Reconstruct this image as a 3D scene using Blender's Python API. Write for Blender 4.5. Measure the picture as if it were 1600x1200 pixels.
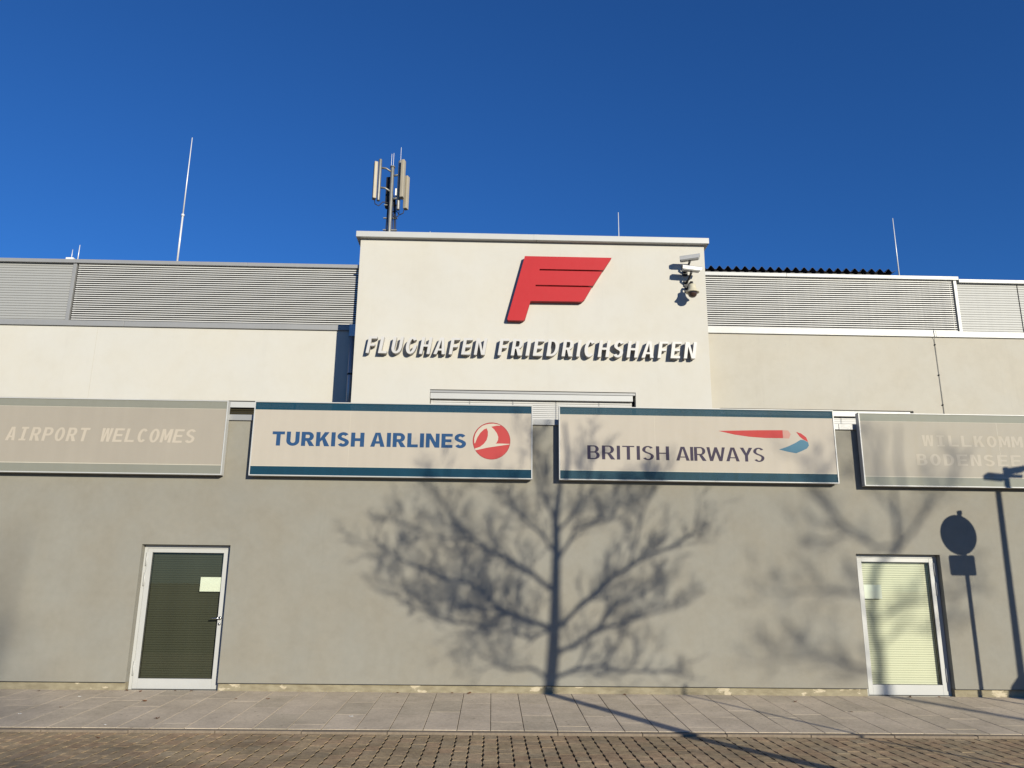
import bpy, bmesh, math, random
from mathutils import Vector, Matrix
R = math.radians
scene = bpy.context.scene
for o in list(bpy.data.objects):
    bpy.data.objects.remove(o, do_unlink=True)
COL = scene.collection

# ------------------------------------------------------------------ camera
cam_d = bpy.data.cameras.new("camera")
cam_d.sensor_width = 36.0
cam_d.lens = 28.125
cam_d.clip_start = 0.05
cam_d.clip_end = 6000
cam = bpy.data.objects.new("camera", cam_d)
COL.objects.link(cam)
fw = Vector((0.02170692, 0.9691823, 0.24538638))
rt = Vector((0.99962661, -0.0251145, 0.01076556))
up = Vector((-0.01659655, -0.24506107, 0.96936558))
M = Matrix((rt, up, -fw)).transposed().to_4x4()
M.translation = Vector((0, -12.663, 1.545))
cam.matrix_world = M
scene.camera = cam

# ------------------------------------------------------------------ sun and sky
SUN_EL, SUN_AZ = R(15.5), R(30.0)          # azimuth: to the right of straight behind the viewer
ST = math.tan(SUN_AZ)                      # sideways run of a shadow per metre of depth
SK = math.tan(SUN_EL) / math.cos(SUN_AZ)   # drop of a shadow per metre of depth
to_sun = Vector((math.sin(SUN_AZ) * math.cos(SUN_EL), -math.cos(SUN_AZ) * math.cos(SUN_EL), math.sin(SUN_EL)))
sd = bpy.data.lights.new("sun", 'SUN')
sd.energy = 5.0
sd.angle = R(0.5)
sd.color = (1.0, 0.935, 0.765)
sun = bpy.data.objects.new("sun", sd)
COL.objects.link(sun)
sun.rotation_euler = to_sun.to_track_quat('Z', 'Y').to_euler()
sun.location = to_sun * 60

w = bpy.data.worlds.new("World")
scene.world = w
w.use_nodes = True
nt = w.node_tree
nt.nodes.clear()
wo = nt.nodes.new('ShaderNodeOutputWorld')
bg = nt.nodes.new('ShaderNodeBackground')
sky = nt.nodes.new('ShaderNodeTexSky')
sky.sky_type = 'NISHITA'
sky.sun_disc = False
sky.sun_elevation = SUN_EL
sky.sun_rotation = math.pi - SUN_AZ
sky.air_density = 1.0
sky.dust_density = 0.0
sky.ozone_density = 6.0
gr = nt.nodes.new('ShaderNodeMix')      # vivid camera rendering of the blue, the same in every direction
gr.data_type = 'RGBA'
gr.blend_type = 'MULTIPLY'
gr.inputs[0].default_value = 1.0
gr.inputs[7].default_value = (0.58, 1.11, 1.64, 1)
nt.links.new(sky.outputs[0], gr.inputs[6])
nt.links.new(gr.outputs[2], bg.inputs[0])
bg.inputs[1].default_value = 0.063
nt.links.new(bg.outputs[0], wo.inputs[0])

vs = scene.view_settings
vs.view_transform = 'Standard'
vs.look = 'None'
vs.exposure = 0.25
vs.gamma = 1.0
vs.use_curve_mapping = False

# ------------------------------------------------------------------ materials
class NT:
    def __init__(s, name):
        s.m = bpy.data.materials.new(name)
        s.m.use_nodes = True
        s.t = s.m.node_tree
        s.b = s.t.nodes['Principled BSDF']
        s.out = s.t.nodes['Material Output']
    def n(s, kind, **kw):
        x = s.t.nodes.new(kind)
        for k, v in kw.items():
            if k in x.inputs.keys():
                x.inputs[k].default_value = v
            else:
                setattr(x, k, v)
        return x
    def l(s, a, b):
        s.t.links.new(a, b)
    def coord(s, scale=(1, 1, 1), kind='Object'):
        tc = s.n('ShaderNodeTexCoord')
        mp = s.n('ShaderNodeMapping')
        mp.inputs['Scale'].default_value = scale
        s.l(tc.outputs[kind], mp.inputs[0])
        return mp.outputs[0]
    def noise(s, vec, scale, detail=4, rough=0.55):
        x = s.n('ShaderNodeTexNoise')
        x.inputs['Scale'].default_value = scale
        x.inputs['Detail'].default_value = detail
        x.inputs['Roughness'].default_value = rough
        s.l(vec, x.inputs['Vector'])
        return x.outputs['Fac']
    def ramp(s, fac, stops):
        x = s.n('ShaderNodeValToRGB')
        e = x.color_ramp.elements
        while len(e) < len(stops):
            e.new(0.5)
        for i, (p, c) in enumerate(stops):
            e[i].position = p
            e[i].color = (c[0], c[1], c[2], 1) if hasattr(c, '__len__') else (c, c, c, 1)
        s.l(fac, x.inputs[0])
        return x.outputs[0]
    def mix(s, fac, a, b, mode='MIX'):
        x = s.n('ShaderNodeMix', data_type='RGBA', blend_type=mode)
        for sock, v in ((x.inputs[0], fac), (x.inputs[6], a), (x.inputs[7], b)):
            if hasattr(v, 'is_output'):
                s.l(v, sock)
            elif hasattr(v, '__len__'):
                sock.default_value = (v[0], v[1], v[2], 1)
            else:
                sock.default_value = v
        return x.outputs[2]
    def bump(s, h, strength, dist):
        x = s.n('ShaderNodeBump')
        x.inputs['Strength'].default_value = strength
        x.inputs['Distance'].default_value = dist
        s.l(h, x.inputs['Height'])
        s.l(x.outputs[0], s.b.inputs['Normal'])
    def col(s, c):
        if hasattr(c, 'is_output'):
            s.l(c, s.b.inputs['Base Color'])
        else:
            s.b.inputs['Base Color'].default_value = (c[0], c[1], c[2], 1)
    def set(s, rough=0.5, metal=0.0, spec=0.5):
        s.b.inputs['Roughness'].default_value = rough
        s.b.inputs['Metallic'].default_value = metal
        s.b.inputs['Specular IOR Level'].default_value = spec


def plaster(name, c, var=0.05, streak=0.05, grain=0.10, tint=(1.0, 0.97, 0.93), stain=0.07):
    k = NT(name)
    v = k.coord()
    big = k.ramp(k.noise(v, 0.55, 5, 0.6), [(0.3, 1 - var * 1.6), (0.7, 1 + 0.0)])
    v2 = k.coord((0.9, 0.9, 0.16))
    st = k.ramp(k.noise(v2, 1.6, 5, 0.65), [(0.35, 1 - streak * 1.5), (0.62, 1.0)])
    fine = k.noise(v, 160, 3, 0.7)
    fr = k.ramp(fine, [(0.25, 1 - grain), (0.75, 1.0)])
    mid = k.ramp(k.noise(v, 9, 4, 0.6), [(0.3, 1 - grain * 0.35), (0.7, 1.0)])
    x = k.mix(1.0, c, big, 'MULTIPLY')
    x = k.mix(1.0, x, st, 'MULTIPLY')
    x = k.mix(1.0, x, fr, 'MULTIPLY')
    x = k.mix(1.0, x, mid, 'MULTIPLY')
    tn = k.ramp(k.noise(v, 1.3, 3), [(0.35, tint), (0.65, (1, 1, 1))])
    x = k.mix(1.0, x, tn, 'MULTIPLY')
    v3 = k.coord((3.2, 3.2, 0.22))
    run = k.ramp(k.noise(v3, 1.1, 6, 0.7), [(0.60, 1.0), (0.74, 1 - stain)])
    x = k.mix(1.0, x, run, 'MULTIPLY')
    mot = k.ramp(k.noise(v, 2.6, 6, 0.7), [(0.34, 1 - stain * .7), (0.52, 1.0)])
    x = k.mix(1.0, x, mot, 'MULTIPLY')
    spots = k.ramp(k.noise(v, 31, 2, 0.5), [(0.70, 1.0), (0.76, 1 - stain * 1.4)])
    x = k.mix(1.0, x, spots, 'MULTIPLY')
    k.col(x)
    k.set(0.92, 0, 0.2)
    k.bump(fine, 0.35, 0.004)
    return k.m


def metal_paint(name, c, rough=0.4, metal=0.0, var=0.06, spec=0.5, bump=0.0):
    k = NT(name)
    v = k.coord((1, 1, 1), 'Object')
    a = k.ramp(k.noise(v, 3.0, 5, 0.6), [(0.3, 1 - var), (0.7, 1.0)])
    b = k.ramp(k.noise(v, 60, 3, 0.6), [(0.3, 1 - var * 0.6), (0.7, 1.0)])
    x = k.mix(1.0, c, a, 'MULTIPLY')
    x = k.mix(1.0, x, b, 'MULTIPLY')
    k.col(x)
    k.set(rough, metal, spec)
    r = k.n('ShaderNodeMapRange')
    r.inputs['To Min'].default_value = max(rough - 0.08, 0.02)
    r.inputs['To Max'].default_value = rough + 0.10
    k.l(k.noise(v, 14, 4), r.inputs[0])
    k.l(r.outputs[0], k.b.inputs['Roughness'])
    return k.m


def sheet_print(name, c, through=0.10, var=0.04):
    """weathered printed acrylic: glossy face, a little see-through"""
    k = NT(name)
    v = k.coord()
    a = k.ramp(k.noise(v, 1.1, 5, 0.65), [(0.3, 1 - var * 1.5), (0.7, 1.0)])
    v2 = k.coord((5, 5, 0.35))
    b = k.ramp(k.noise(v2, 1.3, 4, 0.6), [(0.3, 1 - var), (0.65, 1.0)])
    x = k.mix(1.0, c, a, 'MULTIPLY')
    x = k.mix(1.0, x, b, 'MULTIPLY')
    k.col(x)
    k.set(0.75, 0, 0.2)
    k.b.inputs['Coat Weight'].default_value = 0.35
    k.b.inputs['Coat Roughness'].default_value = 0.02
    tr = k.n('ShaderNodeBsdfTransparent')
    mx = k.n('ShaderNodeMixShader')
    mx.inputs[0].default_value = through
    k.l(k.b.outputs[0], mx.inputs[1])
    k.l(tr.outputs[0], mx.inputs[2])
    k.l(mx.outputs[0], k.out.inputs[0])
    return k.m


def thin_glass(name, tint):
    k = NT(name)
    k.t.nodes.remove(k.b)
    tr = k.n('ShaderNodeBsdfTransparent')
    tr.inputs[0].default_value = (*tint, 1)
    gl = k.n('ShaderNodeBsdfGlossy')
    gl.inputs['Roughness'].default_value = 0.015
    fr = k.n('ShaderNodeFresnel')
    fr.inputs[0].default_value = 1.55
    mx = k.n('ShaderNodeMixShader')
    k.l(fr.outputs[0], mx.inputs[0])
    k.l(tr.outputs[0], mx.inputs[1])
    k.l(gl.outputs[0], mx.inputs[2])
    k.l(mx.outputs[0], k.out.inputs[0])
    return k.m


def slab_mat():
    k = NT('concrete_slab')
    v = k.coord((1, 1, 1))
    tc = k.n('ShaderNodeTexCoord')
    gm = k.n('ShaderNodeNewGeometry')
    oi = k.n('ShaderNodeObjectInfo')
    base = k.ramp(oi.outputs['Random'], [(0.0, (0.56, 0.475, 0.36)), (0.5, (0.62, 0.52, 0.395)), (1.0, (0.66, 0.555, 0.43))])
    n1 = k.ramp(k.noise(gm.outputs['Position'], 1.4, 6, 0.7), [(0.3, 0.74), (0.62, 1.0)])
    vo = k.n('ShaderNodeTexVoronoi')
    vo.inputs['Scale'].default_value = 5.5
    k.l(gm.outputs['Position'], vo.inputs['Vector'])
    gum = k.ramp(vo.outputs['Distance'], [(0.07, 0.66), (0.11, 1.0)])
    n2 = k.noise(gm.outputs['Position'], 130, 3, 0.75)
    n2c = k.ramp(n2, [(0.25, 0.70), (0.6, 1.0)])
    n3 = k.ramp(k.noise(gm.outputs['Position'], 22, 3, 0.6), [(0.32, 0.86), (0.6, 1.0)])
    x = k.mix(1.0, base, n1, 'MULTIPLY')
    x = k.mix(1.0, x, gum, 'MULTIPLY')
    x = k.mix(1.0, x, n2c, 'MULTIPLY')
    x = k.mix(1.0, x, n3, 'MULTIPLY')
    k.col(x)
    k.set(0.95, 0, 0.15)
    k.bump(n2, 0.3, 0.003)
    return k.m


def paver_mat():
    k = NT('paving_block')
    gm = k.n('ShaderNodeNewGeometry')
    oi = k.n('ShaderNodeObjectInfo')
    isl = k.n('ShaderNodeMath', operation='ADD')
    k.l(oi.outputs['Random'], isl.inputs[0])
    k.l(gm.outputs['Random Per Island'], isl.inputs[1])
    frac = k.n('ShaderNodeMath', operation='FRACT')
    k.l(isl.outputs[0], frac.inputs[0])
    base = k.ramp(frac.outputs[0], [(0.0, (0.50, 0.38, 0.235)), (0.35, (0.57, 0.43, 0.26)), (0.7, (0.58, 0.40, 0.245)), (1.0, (0.53, 0.42, 0.27))])
    n1 = k.ramp(k.noise(gm.outputs['Position'], 1.7, 5, 0.7), [(0.32, 0.55), (0.64, 1.0)])
    n2 = k.noise(gm.outputs['Position'], 120, 3, 0.75)
    n2c = k.ramp(n2, [(0.28, 0.58), (0.62, 1.0)])
    n3 = k.ramp(k.noise(gm.outputs['Position'], 14, 4, 0.6), [(0.32, 0.72), (0.6, 1.0)])
    x = k.mix(1.0, base, n1, 'MULTIPLY')
    x = k.mix(1.0, x, n2c, 'MULTIPLY')
    x = k.mix(1.0, x, n3, 'MULTIPLY')
    k.col(x)
    k.set(0.95, 0, 0.15)
    k.bump(n2, 0.5, 0.004)
    return k.m


def plinth_mat():
    k = NT('peeling_plinth')
    v = k.coord((1.0, 1.0, 2.2))
    n = k.noise(v, 2.4, 6, 0.6)
    patch = k.ramp(n, [(0.615, 0.0), (0.63, 1.0)])
    base = k.ramp(k.noise(v, 7, 5, 0.6), [(0.3, (0.20, 0.17, 0.115)), (0.7, (0.30, 0.265, 0.185))])
    pale = k.ramp(k.noise(v, 25, 3), [(0.3, (0.40, 0.34, 0.24)), (0.7, (0.50, 0.44, 0.33))])
    x = k.mix(patch, base, pale)
    k.col(x)
    k.set(0.95, 0, 0.15)
    k.bump(n, 0.3, 0.01)
    return k.m


def plain(name, c, rough=0.7, metal=0.0, var=0.1, scale=30):
    k = NT(name)
    v = k.coord()
    a = k.ramp(k.noise(v, scale, 4, 0.6), [(0.3, 1 - var), (0.7, 1.0)])
    k.col(k.mix(1.0, c, a, 'MULTIPLY'))
    k.set(rough, metal, 0.4)
    return k.m


def bark_mat():
    k = NT('bark')
    v = k.coord((6, 6, 1.2))
    n = k.noise(v, 5, 5, 0.7)
    k.col(k.ramp(n, [(0.3, (0.05, 0.038, 0.028)), (0.7, (0.16, 0.125, 0.095))]))
    k.set(0.95, 0, 0.1)
    k.bump(n, 0.6, 0.02)
    return k.m


def ground_mat(name, c1, c2):
    k = NT(name)
    gm = k.n('ShaderNodeNewGeometry')
    a = k.noise(gm.outputs['Position'], 0.35, 6, 0.65)
    b = k.noise(gm.outputs['Position'], 40, 3, 0.7)
    x = k.mix(a, c1, c2)
    x = k.mix(1.0, x, k.ramp(b, [(0.3, 0.7), (0.7, 1.0)]), 'MULTIPLY')
    k.col(x)
    k.set(0.95, 0, 0.15)
    return k.m


MT = dict(
    taupe=plaster('taupe_render', (0.2840, 0.2720, 0.2360), 0.05, 0.012, 0.18, stain=0.055),
    cream=plaster('cream_render', (0.5380, 0.5200, 0.4780), 0.02, 0.008, 0.05, (1.0, 0.985, 0.955), 0.03),
    cream2=plaster('cream_render_aged', (0.4780, 0.4520, 0.3950), 0.03, 0.012, 0.08, (1.0, 0.98, 0.95), 0.055),
    plinth=plinth_mat(),
    slab=slab_mat(), paver=paver_mat(),
    joint=ground_mat('joint_sand', (0.018, 0.015, 0.012), (0.032, 0.027, 0.02)),
    ground=ground_mat('asphalt', (0.05, 0.05, 0.05), (0.08, 0.075, 0.07)),
    kerb=plain('kerb_concrete', (0.24, 0.19, 0.14), 0.95, 0, 0.3, 18),
    alu=metal_paint('grey_aluminium', (0.3042, 0.3042, 0.3042), 0.48, 0.2),
    alu_w=metal_paint('white_aluminium', (0.4600, 0.4600, 0.4500), 0.42, 0.0, 0.05),
    door_alu=metal_paint('door_aluminium', (0.4394, 0.4394, 0.4267), 0.42, 0.0, 0.06),
    slat=metal_paint('louvre_metal', (0.5400, 0.5350, 0.5200), 0.5, 0.0, 0.05, 0.5),
    clad=metal_paint('cladding_metal', (0.3549, 0.3549, 0.3422), 0.5, 0.1, 0.05),
    blind_w=metal_paint('blind_white', (0.5239, 0.5154, 0.4985), 0.4, 0.0, 0.04),
    blind_o=plain('blind_olive', (0.1690, 0.1436, 0.0845), 0.6, 0, 0.15),
    blind_shaded=plain('blind_shaded_olive', (0.0600, 0.0620, 0.0470), 0.6, 0, 0.25, 1.6),  # dark slat colour stands in for the unlit interior behind open slats
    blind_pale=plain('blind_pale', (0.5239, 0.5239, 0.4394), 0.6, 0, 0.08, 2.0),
    paper=plain('paper', (0.60, 0.62, 0.60), 0.7, 0, 0.03),
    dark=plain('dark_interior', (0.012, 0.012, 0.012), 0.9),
    black=plain('black_plastic', (0.02, 0.02, 0.022), 0.5),
    steel=plain('brushed_steel', (0.55, 0.55, 0.55), 0.25, 1.0, 0.1),
    zinc=plain('galvanised_steel', (0.2700, 0.2650, 0.2450), 0.5, 0.5, 0.25, 12),
    rod=plain('rod_aluminium', (0.72, 0.72, 0.72), 0.4, 0.2, 0.05),
    pipe=metal_paint('downpipe_zinc', (0.42, 0.43, 0.45), 0.35, 0.5),
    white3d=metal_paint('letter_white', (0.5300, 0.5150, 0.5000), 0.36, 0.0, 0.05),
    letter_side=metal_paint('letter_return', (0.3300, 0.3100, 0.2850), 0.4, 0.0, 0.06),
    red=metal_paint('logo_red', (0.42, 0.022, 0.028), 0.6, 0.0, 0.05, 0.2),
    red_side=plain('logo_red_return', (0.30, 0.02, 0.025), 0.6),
    panel=plain('antenna_cream', (0.3850, 0.3400, 0.2600), 0.5, 0, 0.12, 5),
    cream_pl=plain('dome_cream', (0.5239, 0.4816, 0.3634), 0.45, 0, 0.05),
    camgrey=metal_paint('camera_grey', (0.4225, 0.4225, 0.4225), 0.4, 0.1),
    corr=plain('corrugated_shaded', (0.035, 0.035, 0.04), 0.6, 0.2, 0.2),  # near-black puts the shade of the canopy's underside into the colour
    bark=bark_mat(),
    leaf=plain('dry_leaf', (0.17, 0.07, 0.03), 0.8, 0, 0.4, 40),
    litter=plain('white_scrap', (0.75, 0.75, 0.73), 0.7, 0, 0.1),
    glass_l=thin_glass('door_glass_tinted', (0.90, 0.92, 0.84)),
    glass_r=thin_glass('door_glass_clear', (0.95, 0.97, 0.91)),
    pr_beige=sheet_print('print_beige', (0.4479, 0.4014, 0.3380), 0.06),
    pr_faded=sheet_print('print_beige_faded', (0.3422, 0.3059, 0.2535), 0.06),
    pr_faded2=sheet_print('print_beige_faded_pale', (0.3802, 0.3464, 0.2873), 0.07),
    pr_teal=sheet_print('print_teal', (0.0051, 0.0465, 0.0803), 0.14, 0.10),
    pr_teal2=sheet_print('print_teal_faded', (0.0270, 0.0718, 0.0972), 0.16, 0.14),
    pr_sage=sheet_print('print_sage', (0.2324, 0.2324, 0.1943), 0.10),
    pr_sage2=sheet_print('print_sage_pale', (0.2704, 0.2746, 0.2282), 0.10),
    pr_line=sheet_print('print_pale_line', (0.5070, 0.4647, 0.3802), 0.0),
    ink_blue=sheet_print('ink_blue', (0.0186, 0.0634, 0.1563), 0.0),
    ink_violet=sheet_print('ink_violet', (0.0490, 0.0380, 0.0592), 0.0),
    ink_red=sheet_print('ink_red', (0.4056, 0.0524, 0.0465), 0.0),
    ink_redd=sheet_print('ink_red_dark', (0.2704, 0.0380, 0.0380), 0.0),
    ink_pink=sheet_print('ink_pink', (0.4479, 0.2535, 0.2112), 0.0),
    ink_sky=sheet_print('ink_sky', (0.0760, 0.1690, 0.2366), 0.0),
    ink_pale=sheet_print('ink_pale', (0.4394, 0.3845, 0.3126), 0.0),
    ink_faint=sheet_print('ink_faint', (0.425, 0.382, 0.315), 0.0),
    ink_cream=sheet_print('ink_cream', (0.4816, 0.4309, 0.3549), 0.0),
)

# ------------------------------------------------------------------ mesh helpers
def link(name, me, mat=None, parent=None):
    o = bpy.data.objects.new(name, me)
    COL.objects.link(o)
    if mat is not None and me is not None and len(me.materials) == 0:
        me.materials.append(MT[mat] if isinstance(mat, str) else mat)
    if parent is not None:
        o.parent = parent
    return o

def mesh_of(bm, name, smooth=False):
    bmesh.ops.recalc_face_normals(bm, faces=bm.faces[:])
    me = bpy.data.meshes.new(name)
    bm.to_mesh(me)
    bm.free()
    if smooth:
        me.polygons.foreach_set('use_smooth', [True] * len(me.polygons))
    return me

def box_bm(bm, x0, x1, y0, y1, z0, z1, bev=0.0):
    b = bm if bev == 0 else bmesh.new()
    vsx = [b.verts.new((x, y, z)) for x in (x0, x1) for y in (y0, y1) for z in (z0, z1)]
    for f in ((0, 1, 3, 2), (4, 6, 7, 5), (0, 4, 5, 1), (2, 3, 7, 6), (0, 2, 6, 4), (1, 5, 7, 3)):
        b.faces.new([vsx[i] for i in f])
    if bev:
        bmesh.ops.bevel(b, geom=b.edges[:], offset=bev, segments=2, affect='EDGES', profile=0.6)
        t = bpy.data.meshes.new('t')
        b.to_mesh(t)
        b.free()
        bm.from_mesh(t)
        bpy.data.meshes.remove(t)

def box(name, x0, x1, y0, y1, z0, z1, mat, parent=None, bev=0.0):
    bm = bmesh.new()
    box_bm(bm, x0, x1, y0, y1, z0, z1, bev)
    return link(name, mesh_of(bm, name), mat, parent)

def tube_bm(bm, pts, rads, n=8, cap=True):
    rings = []
    prev = None
    for i, p in enumerate(pts):
        p = Vector(p)
        a = Vector(pts[max(i - 1, 0)])
        b = Vector(pts[min(i + 1, len(pts) - 1)])
        d = (b - a).normalized()
        ref = Vector((0, 0, 1)) if abs(d.z) < 0.9 else Vector((1, 0, 0))
        if prev is not None:
            u = (prev - d * prev.dot(d))
            u = u.normalized() if u.length > 1e-6 else d.cross(ref).normalized()
        else:
            u = d.cross(ref).normalized()
        prev = u
        v = d.cross(u)
        r = rads[i] if hasattr(rads, '__len__') else rads
        rings.append([bm.verts.new(p + (u * math.cos(2 * math.pi * k / n) + v * math.sin(2 * math.pi * k / n)) * r) for k in range(n)])
    for a, b in zip(rings[:-1], rings[1:]):
        for k in range(n):
            bm.faces.new((a[k], a[(k + 1) % n], b[(k + 1) % n], b[k]))
    if cap:
        bm.faces.new(rings[0][::-1])
        bm.faces.new(rings[-1])

def tube(name, pts, rads, mat, parent=None, n=10):
    bm = bmesh.new()
    tube_bm(bm, pts, rads, n)
    return link(name, mesh_of(bm, name, True), mat, parent)

def lathe(name, prof, origin, mat, parent=None, n=28):
    bm = bmesh.new()
    ox, oy, oz = origin
    rings = []
    for r, z in prof:
        if r < 1e-5:
            rings.append([bm.verts.new((ox, oy, oz + z))])
        else:
            rings.append([bm.verts.new((ox + r * math.cos(2 * math.pi * k / n), oy + r * math.sin(2 * math.pi * k / n), oz + z)) for k in range(n)])
    for a, b in zip(rings[:-1], rings[1:]):
        for k in range(n):
            q = [a[k % len(a)], a[(k + 1) % len(a)], b[(k + 1) % len(b)], b[k % len(b)]]
            q2 = []
            for t in q:
                if t not in q2:
                    q2.append(t)
            if len(q2) > 2:
                bm.faces.new(q2)
    return link(name, mesh_of(bm, name, True), mat, parent)

def prism_curve(loops, depth, bevel=0.0):
    """closed 2-D loops (x, z), holes allowed, to a mesh of the given depth; front face looks to -Y at y = 0"""
    cu = bpy.data.curves.new('outline', 'CURVE')
    cu.dimensions = '2D'
    cu.fill_mode = 'BOTH'
    cu.extrude = depth / 2
    cu.bevel_depth = bevel
    cu.bevel_resolution = 2
    cu.offset = -bevel
    for lp in loops:
        sp = cu.splines.new('POLY')
        sp.points.add(len(lp) - 1)
        for i, (x, z) in enumerate(lp):
            sp.points[i].co = (x, z, 0, 1)
        sp.use_cyclic_u = True
    o = bpy.data.objects.new('outline', cu)
    COL.objects.link(o)
    dg = bpy.context.evaluated_depsgraph_get()
    me = bpy.data.meshes.new_from_object(o.evaluated_get(dg))
    bpy.data.objects.remove(o, do_unlink=True)
    bpy.data.curves.remove(cu)
    me.transform(Matrix(((1, 0, 0, 0), (0, 0, -1, depth / 2 + bevel), (0, 1, 0, 0), (0, 0, 0, 1))))
    me.materials.clear()
    return me

def thing(name, label, cat, loc=(0, 0, 0), group=None):
    o = bpy.data.objects.new(name, None)
    COL.objects.link(o)
    o.location = loc
    o.empty_display_size = 0.2
    tag(o, label, cat, group)
    return o

def tag(o, label, cat, group=None):
    o['label'] = label
    o['category'] = cat
    if group:
        o['group'] = group
    return o

def part_empty(name, parent):
    o = bpy.data.objects.new(name, None)
    COL.objects.link(o)
    o.parent = parent
    return o

def struct(o):
    o['kind'] = 'structure'
    return o

# ------------------------------------------------------------------ ground
PS = 0.045                      # fall of the pavement away from the wall
ROAD = -0.145
KERB0, KERB1 = -2.46, -2.57
gsheet = bmesh.new()
gv = [gsheet.verts.new(p) for p in ((-2500, -2500, -0.26), (2500, -2500, -0.26), (2500, 2500, -0.26), (-2500, 2500, -0.26))]
gsheet.faces.new(gv)
struct(link('ground', mesh_of(gsheet, 'ground'), 'ground'))

# pavement bed and slabs
bm = bmesh.new()
xs0, xs1 = -15.0, 15.0
v4 = [bm.verts.new(p) for p in ((xs0, 0.06, PS * 0.06 - 0.0065), (xs1, 0.06, PS * 0.06 - 0.0065), (xs1, KERB0, PS * KERB0 - 0.0065), (xs0, KERB0, PS * KERB0 - 0.0065))]
bm.faces.new(v4)
v5 = [bm.verts.new((v.co.x, v.co.y, -0.25)) for v in v4]
for i in range(4):
    bm.faces.new((v4[i], v4[(i + 1) % 4], v5[(i + 1) % 4], v5[i]))
pavement = struct(link('pavement', mesh_of(bm, 'pavement'), 'joint'))

def slab_mesh(wd, ln):
    b = bmesh.new()
    c = 0.002
    o = [(-wd / 2, -ln / 2), (wd / 2, -ln / 2), (wd / 2, ln / 2), (-wd / 2, ln / 2)]
    inn = [(x - math.copysign(c, x), y - math.copysign(0.0004, y)) for x, y in o]
    lo = [b.verts.new((x, y, -0.03)) for x, y in o]
    mi = [b.verts.new((x, y, -0.003)) for x, y in o]
    hi = [b.verts.new((x, y, 0)) for x, y in inn]
    b.faces.new(hi)
    for A, B in ((lo, mi), (mi, hi)):
        for i in range(4):
            b.faces.new((A[i], A[(i + 1) % 4], B[(i + 1) % 4], B[i]))
    return mesh_of(b, 'slab')

rng = random.Random(5)
SW = 0.4
slab_cache = {}
for i in range(-24, 25):
    x = i * SW + 0.22
    y = 0.05
    off = (0.40, 0.82, 0.62, 0.82)[i % 4]
    lens = [off]
    rest = 0.05 - KERB0 - off
    while rest > 0.85:
        lens.append(0.82)
        rest -= 0.82
    if rest > 0.12:
        lens.append(rest)
    else:
        lens[-1] += rest
    for L in lens:
        key = round(L, 3)
        if key not in slab_cache:
            slab_cache[key] = slab_mesh(SW - 0.008, L - 0.0025)
        o = link('slab', slab_cache[key], 'slab', pavement)
        yc = y - L / 2
        o.location = (x, yc, PS * yc + rng.uniform(-0.0015, 0.0015))
        o.rotation_euler = (math.atan(PS) + rng.uniform(-0.001, 0.001), rng.uniform(-0.002, 0.002), 0)
        y -= L

# kerb
kerb = bmesh.new()
box_bm(kerb, xs0, xs1, KERB1 + 0.003, KERB0 - 0.006, -0.25, -0.150)
kerb = struct(link('kerb', mesh_of(kerb, 'kerb_bed'), 'joint'))
kb = bmesh.new()
box_bm(kb, -0.497, 0.497, -0.050, 0.050, -0.09, 0.0, 0.008)
kme = mesh_of(kb, 'kerb_stone')
for i in range(-10, 11):
    o = link('kerb_stone', kme, 'kerb', kerb)
    o.location = (i * 1.0 + 0.31, (KERB0 + KERB1) / 2, PS * KERB0 - 0.008 + rng.uniform(-0.003, 0.003))
    o.rotation_euler = (0.03, 0, rng.uniform(-0.002, 0.002))

# road of wavy interlocking blocks
bm = bmesh.new()
rv = [bm.verts.new(p) for p in ((-60, KERB1, ROAD - 0.0075), (60, KERB1, ROAD - 0.0075), (60, -40, ROAD - 0.0075), (-60, -40, ROAD - 0.0075))]
bm.faces.new(rv)
road = struct(link('road', mesh_of(bm, 'road'), 'joint'))
PW, PL = 0.157, 0.235
def block_outline(g=0.0085):
    amp = 0.0075
    pts = []
    hw, hl = PW / 2 - g, PL / 2 - 0.0010
    ys = [-hl, -hl * 0.5, 0, hl * 0.5, hl]
    sg = [0, 1, -0.2, -1, 0]
    left = [(-hw + amp * s, y) for y, s in zip(ys, sg)]
    right = [(hw + amp * s, y) for y, s in zip(ys, sg)]
    return left[::-1][:0] + left + right[::-1]
def block_bm(b, mat4):
    ol = block_outline()
    c = 0.985
    lo = [b.verts.new(mat4 @ Vector((x, y, -0.035))) for x, y in ol]
    mi = [b.verts.new(mat4 @ Vector((x, y, -0.004))) for x, y in ol]
    hi = [b.verts.new(mat4 @ Vector((x * c, y * (0.997), 0))) for x, y in ol]
    n = len(ol)
    b.faces.new(hi)
    for A, B in ((lo, mi), (mi, hi)):
        for i in range(n):
            b.faces.new((A[i], A[(i + 1) % n], B[(i + 1) % n], B[i]))
b = bmesh.new()
block_bm(b, Matrix.Identity(4))
block_me = mesh_of(b, 'paving_block')
cells = []
for i in range(-62, 63):
    for j in range(0, 24):
        x = i * PW + 0.02
        y = KERB1 - 0.012 - PL / 2 - j * PL + (PL / 2 if (i % 2) else 0)
        half = y > KERB1 - PL / 2
        if half:
            y -= PL / 4
        d = Vector((x, y, ROAD)) - M.translation
        zc = d.dot(fw)
        px, py = d.dot(rt) / zc, -d.dot(up) / zc
        vis = abs(px) < 0.655 and py < 0.492
        cells.append((vis, zc, x, y, 0.5 if half else 1.0))
vis = sorted([c for c in cells if c[0]], key=lambda c: c[1])
single = vis[:300]
others = vis[300:] + [c for c in cells if not c[0]]
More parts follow.
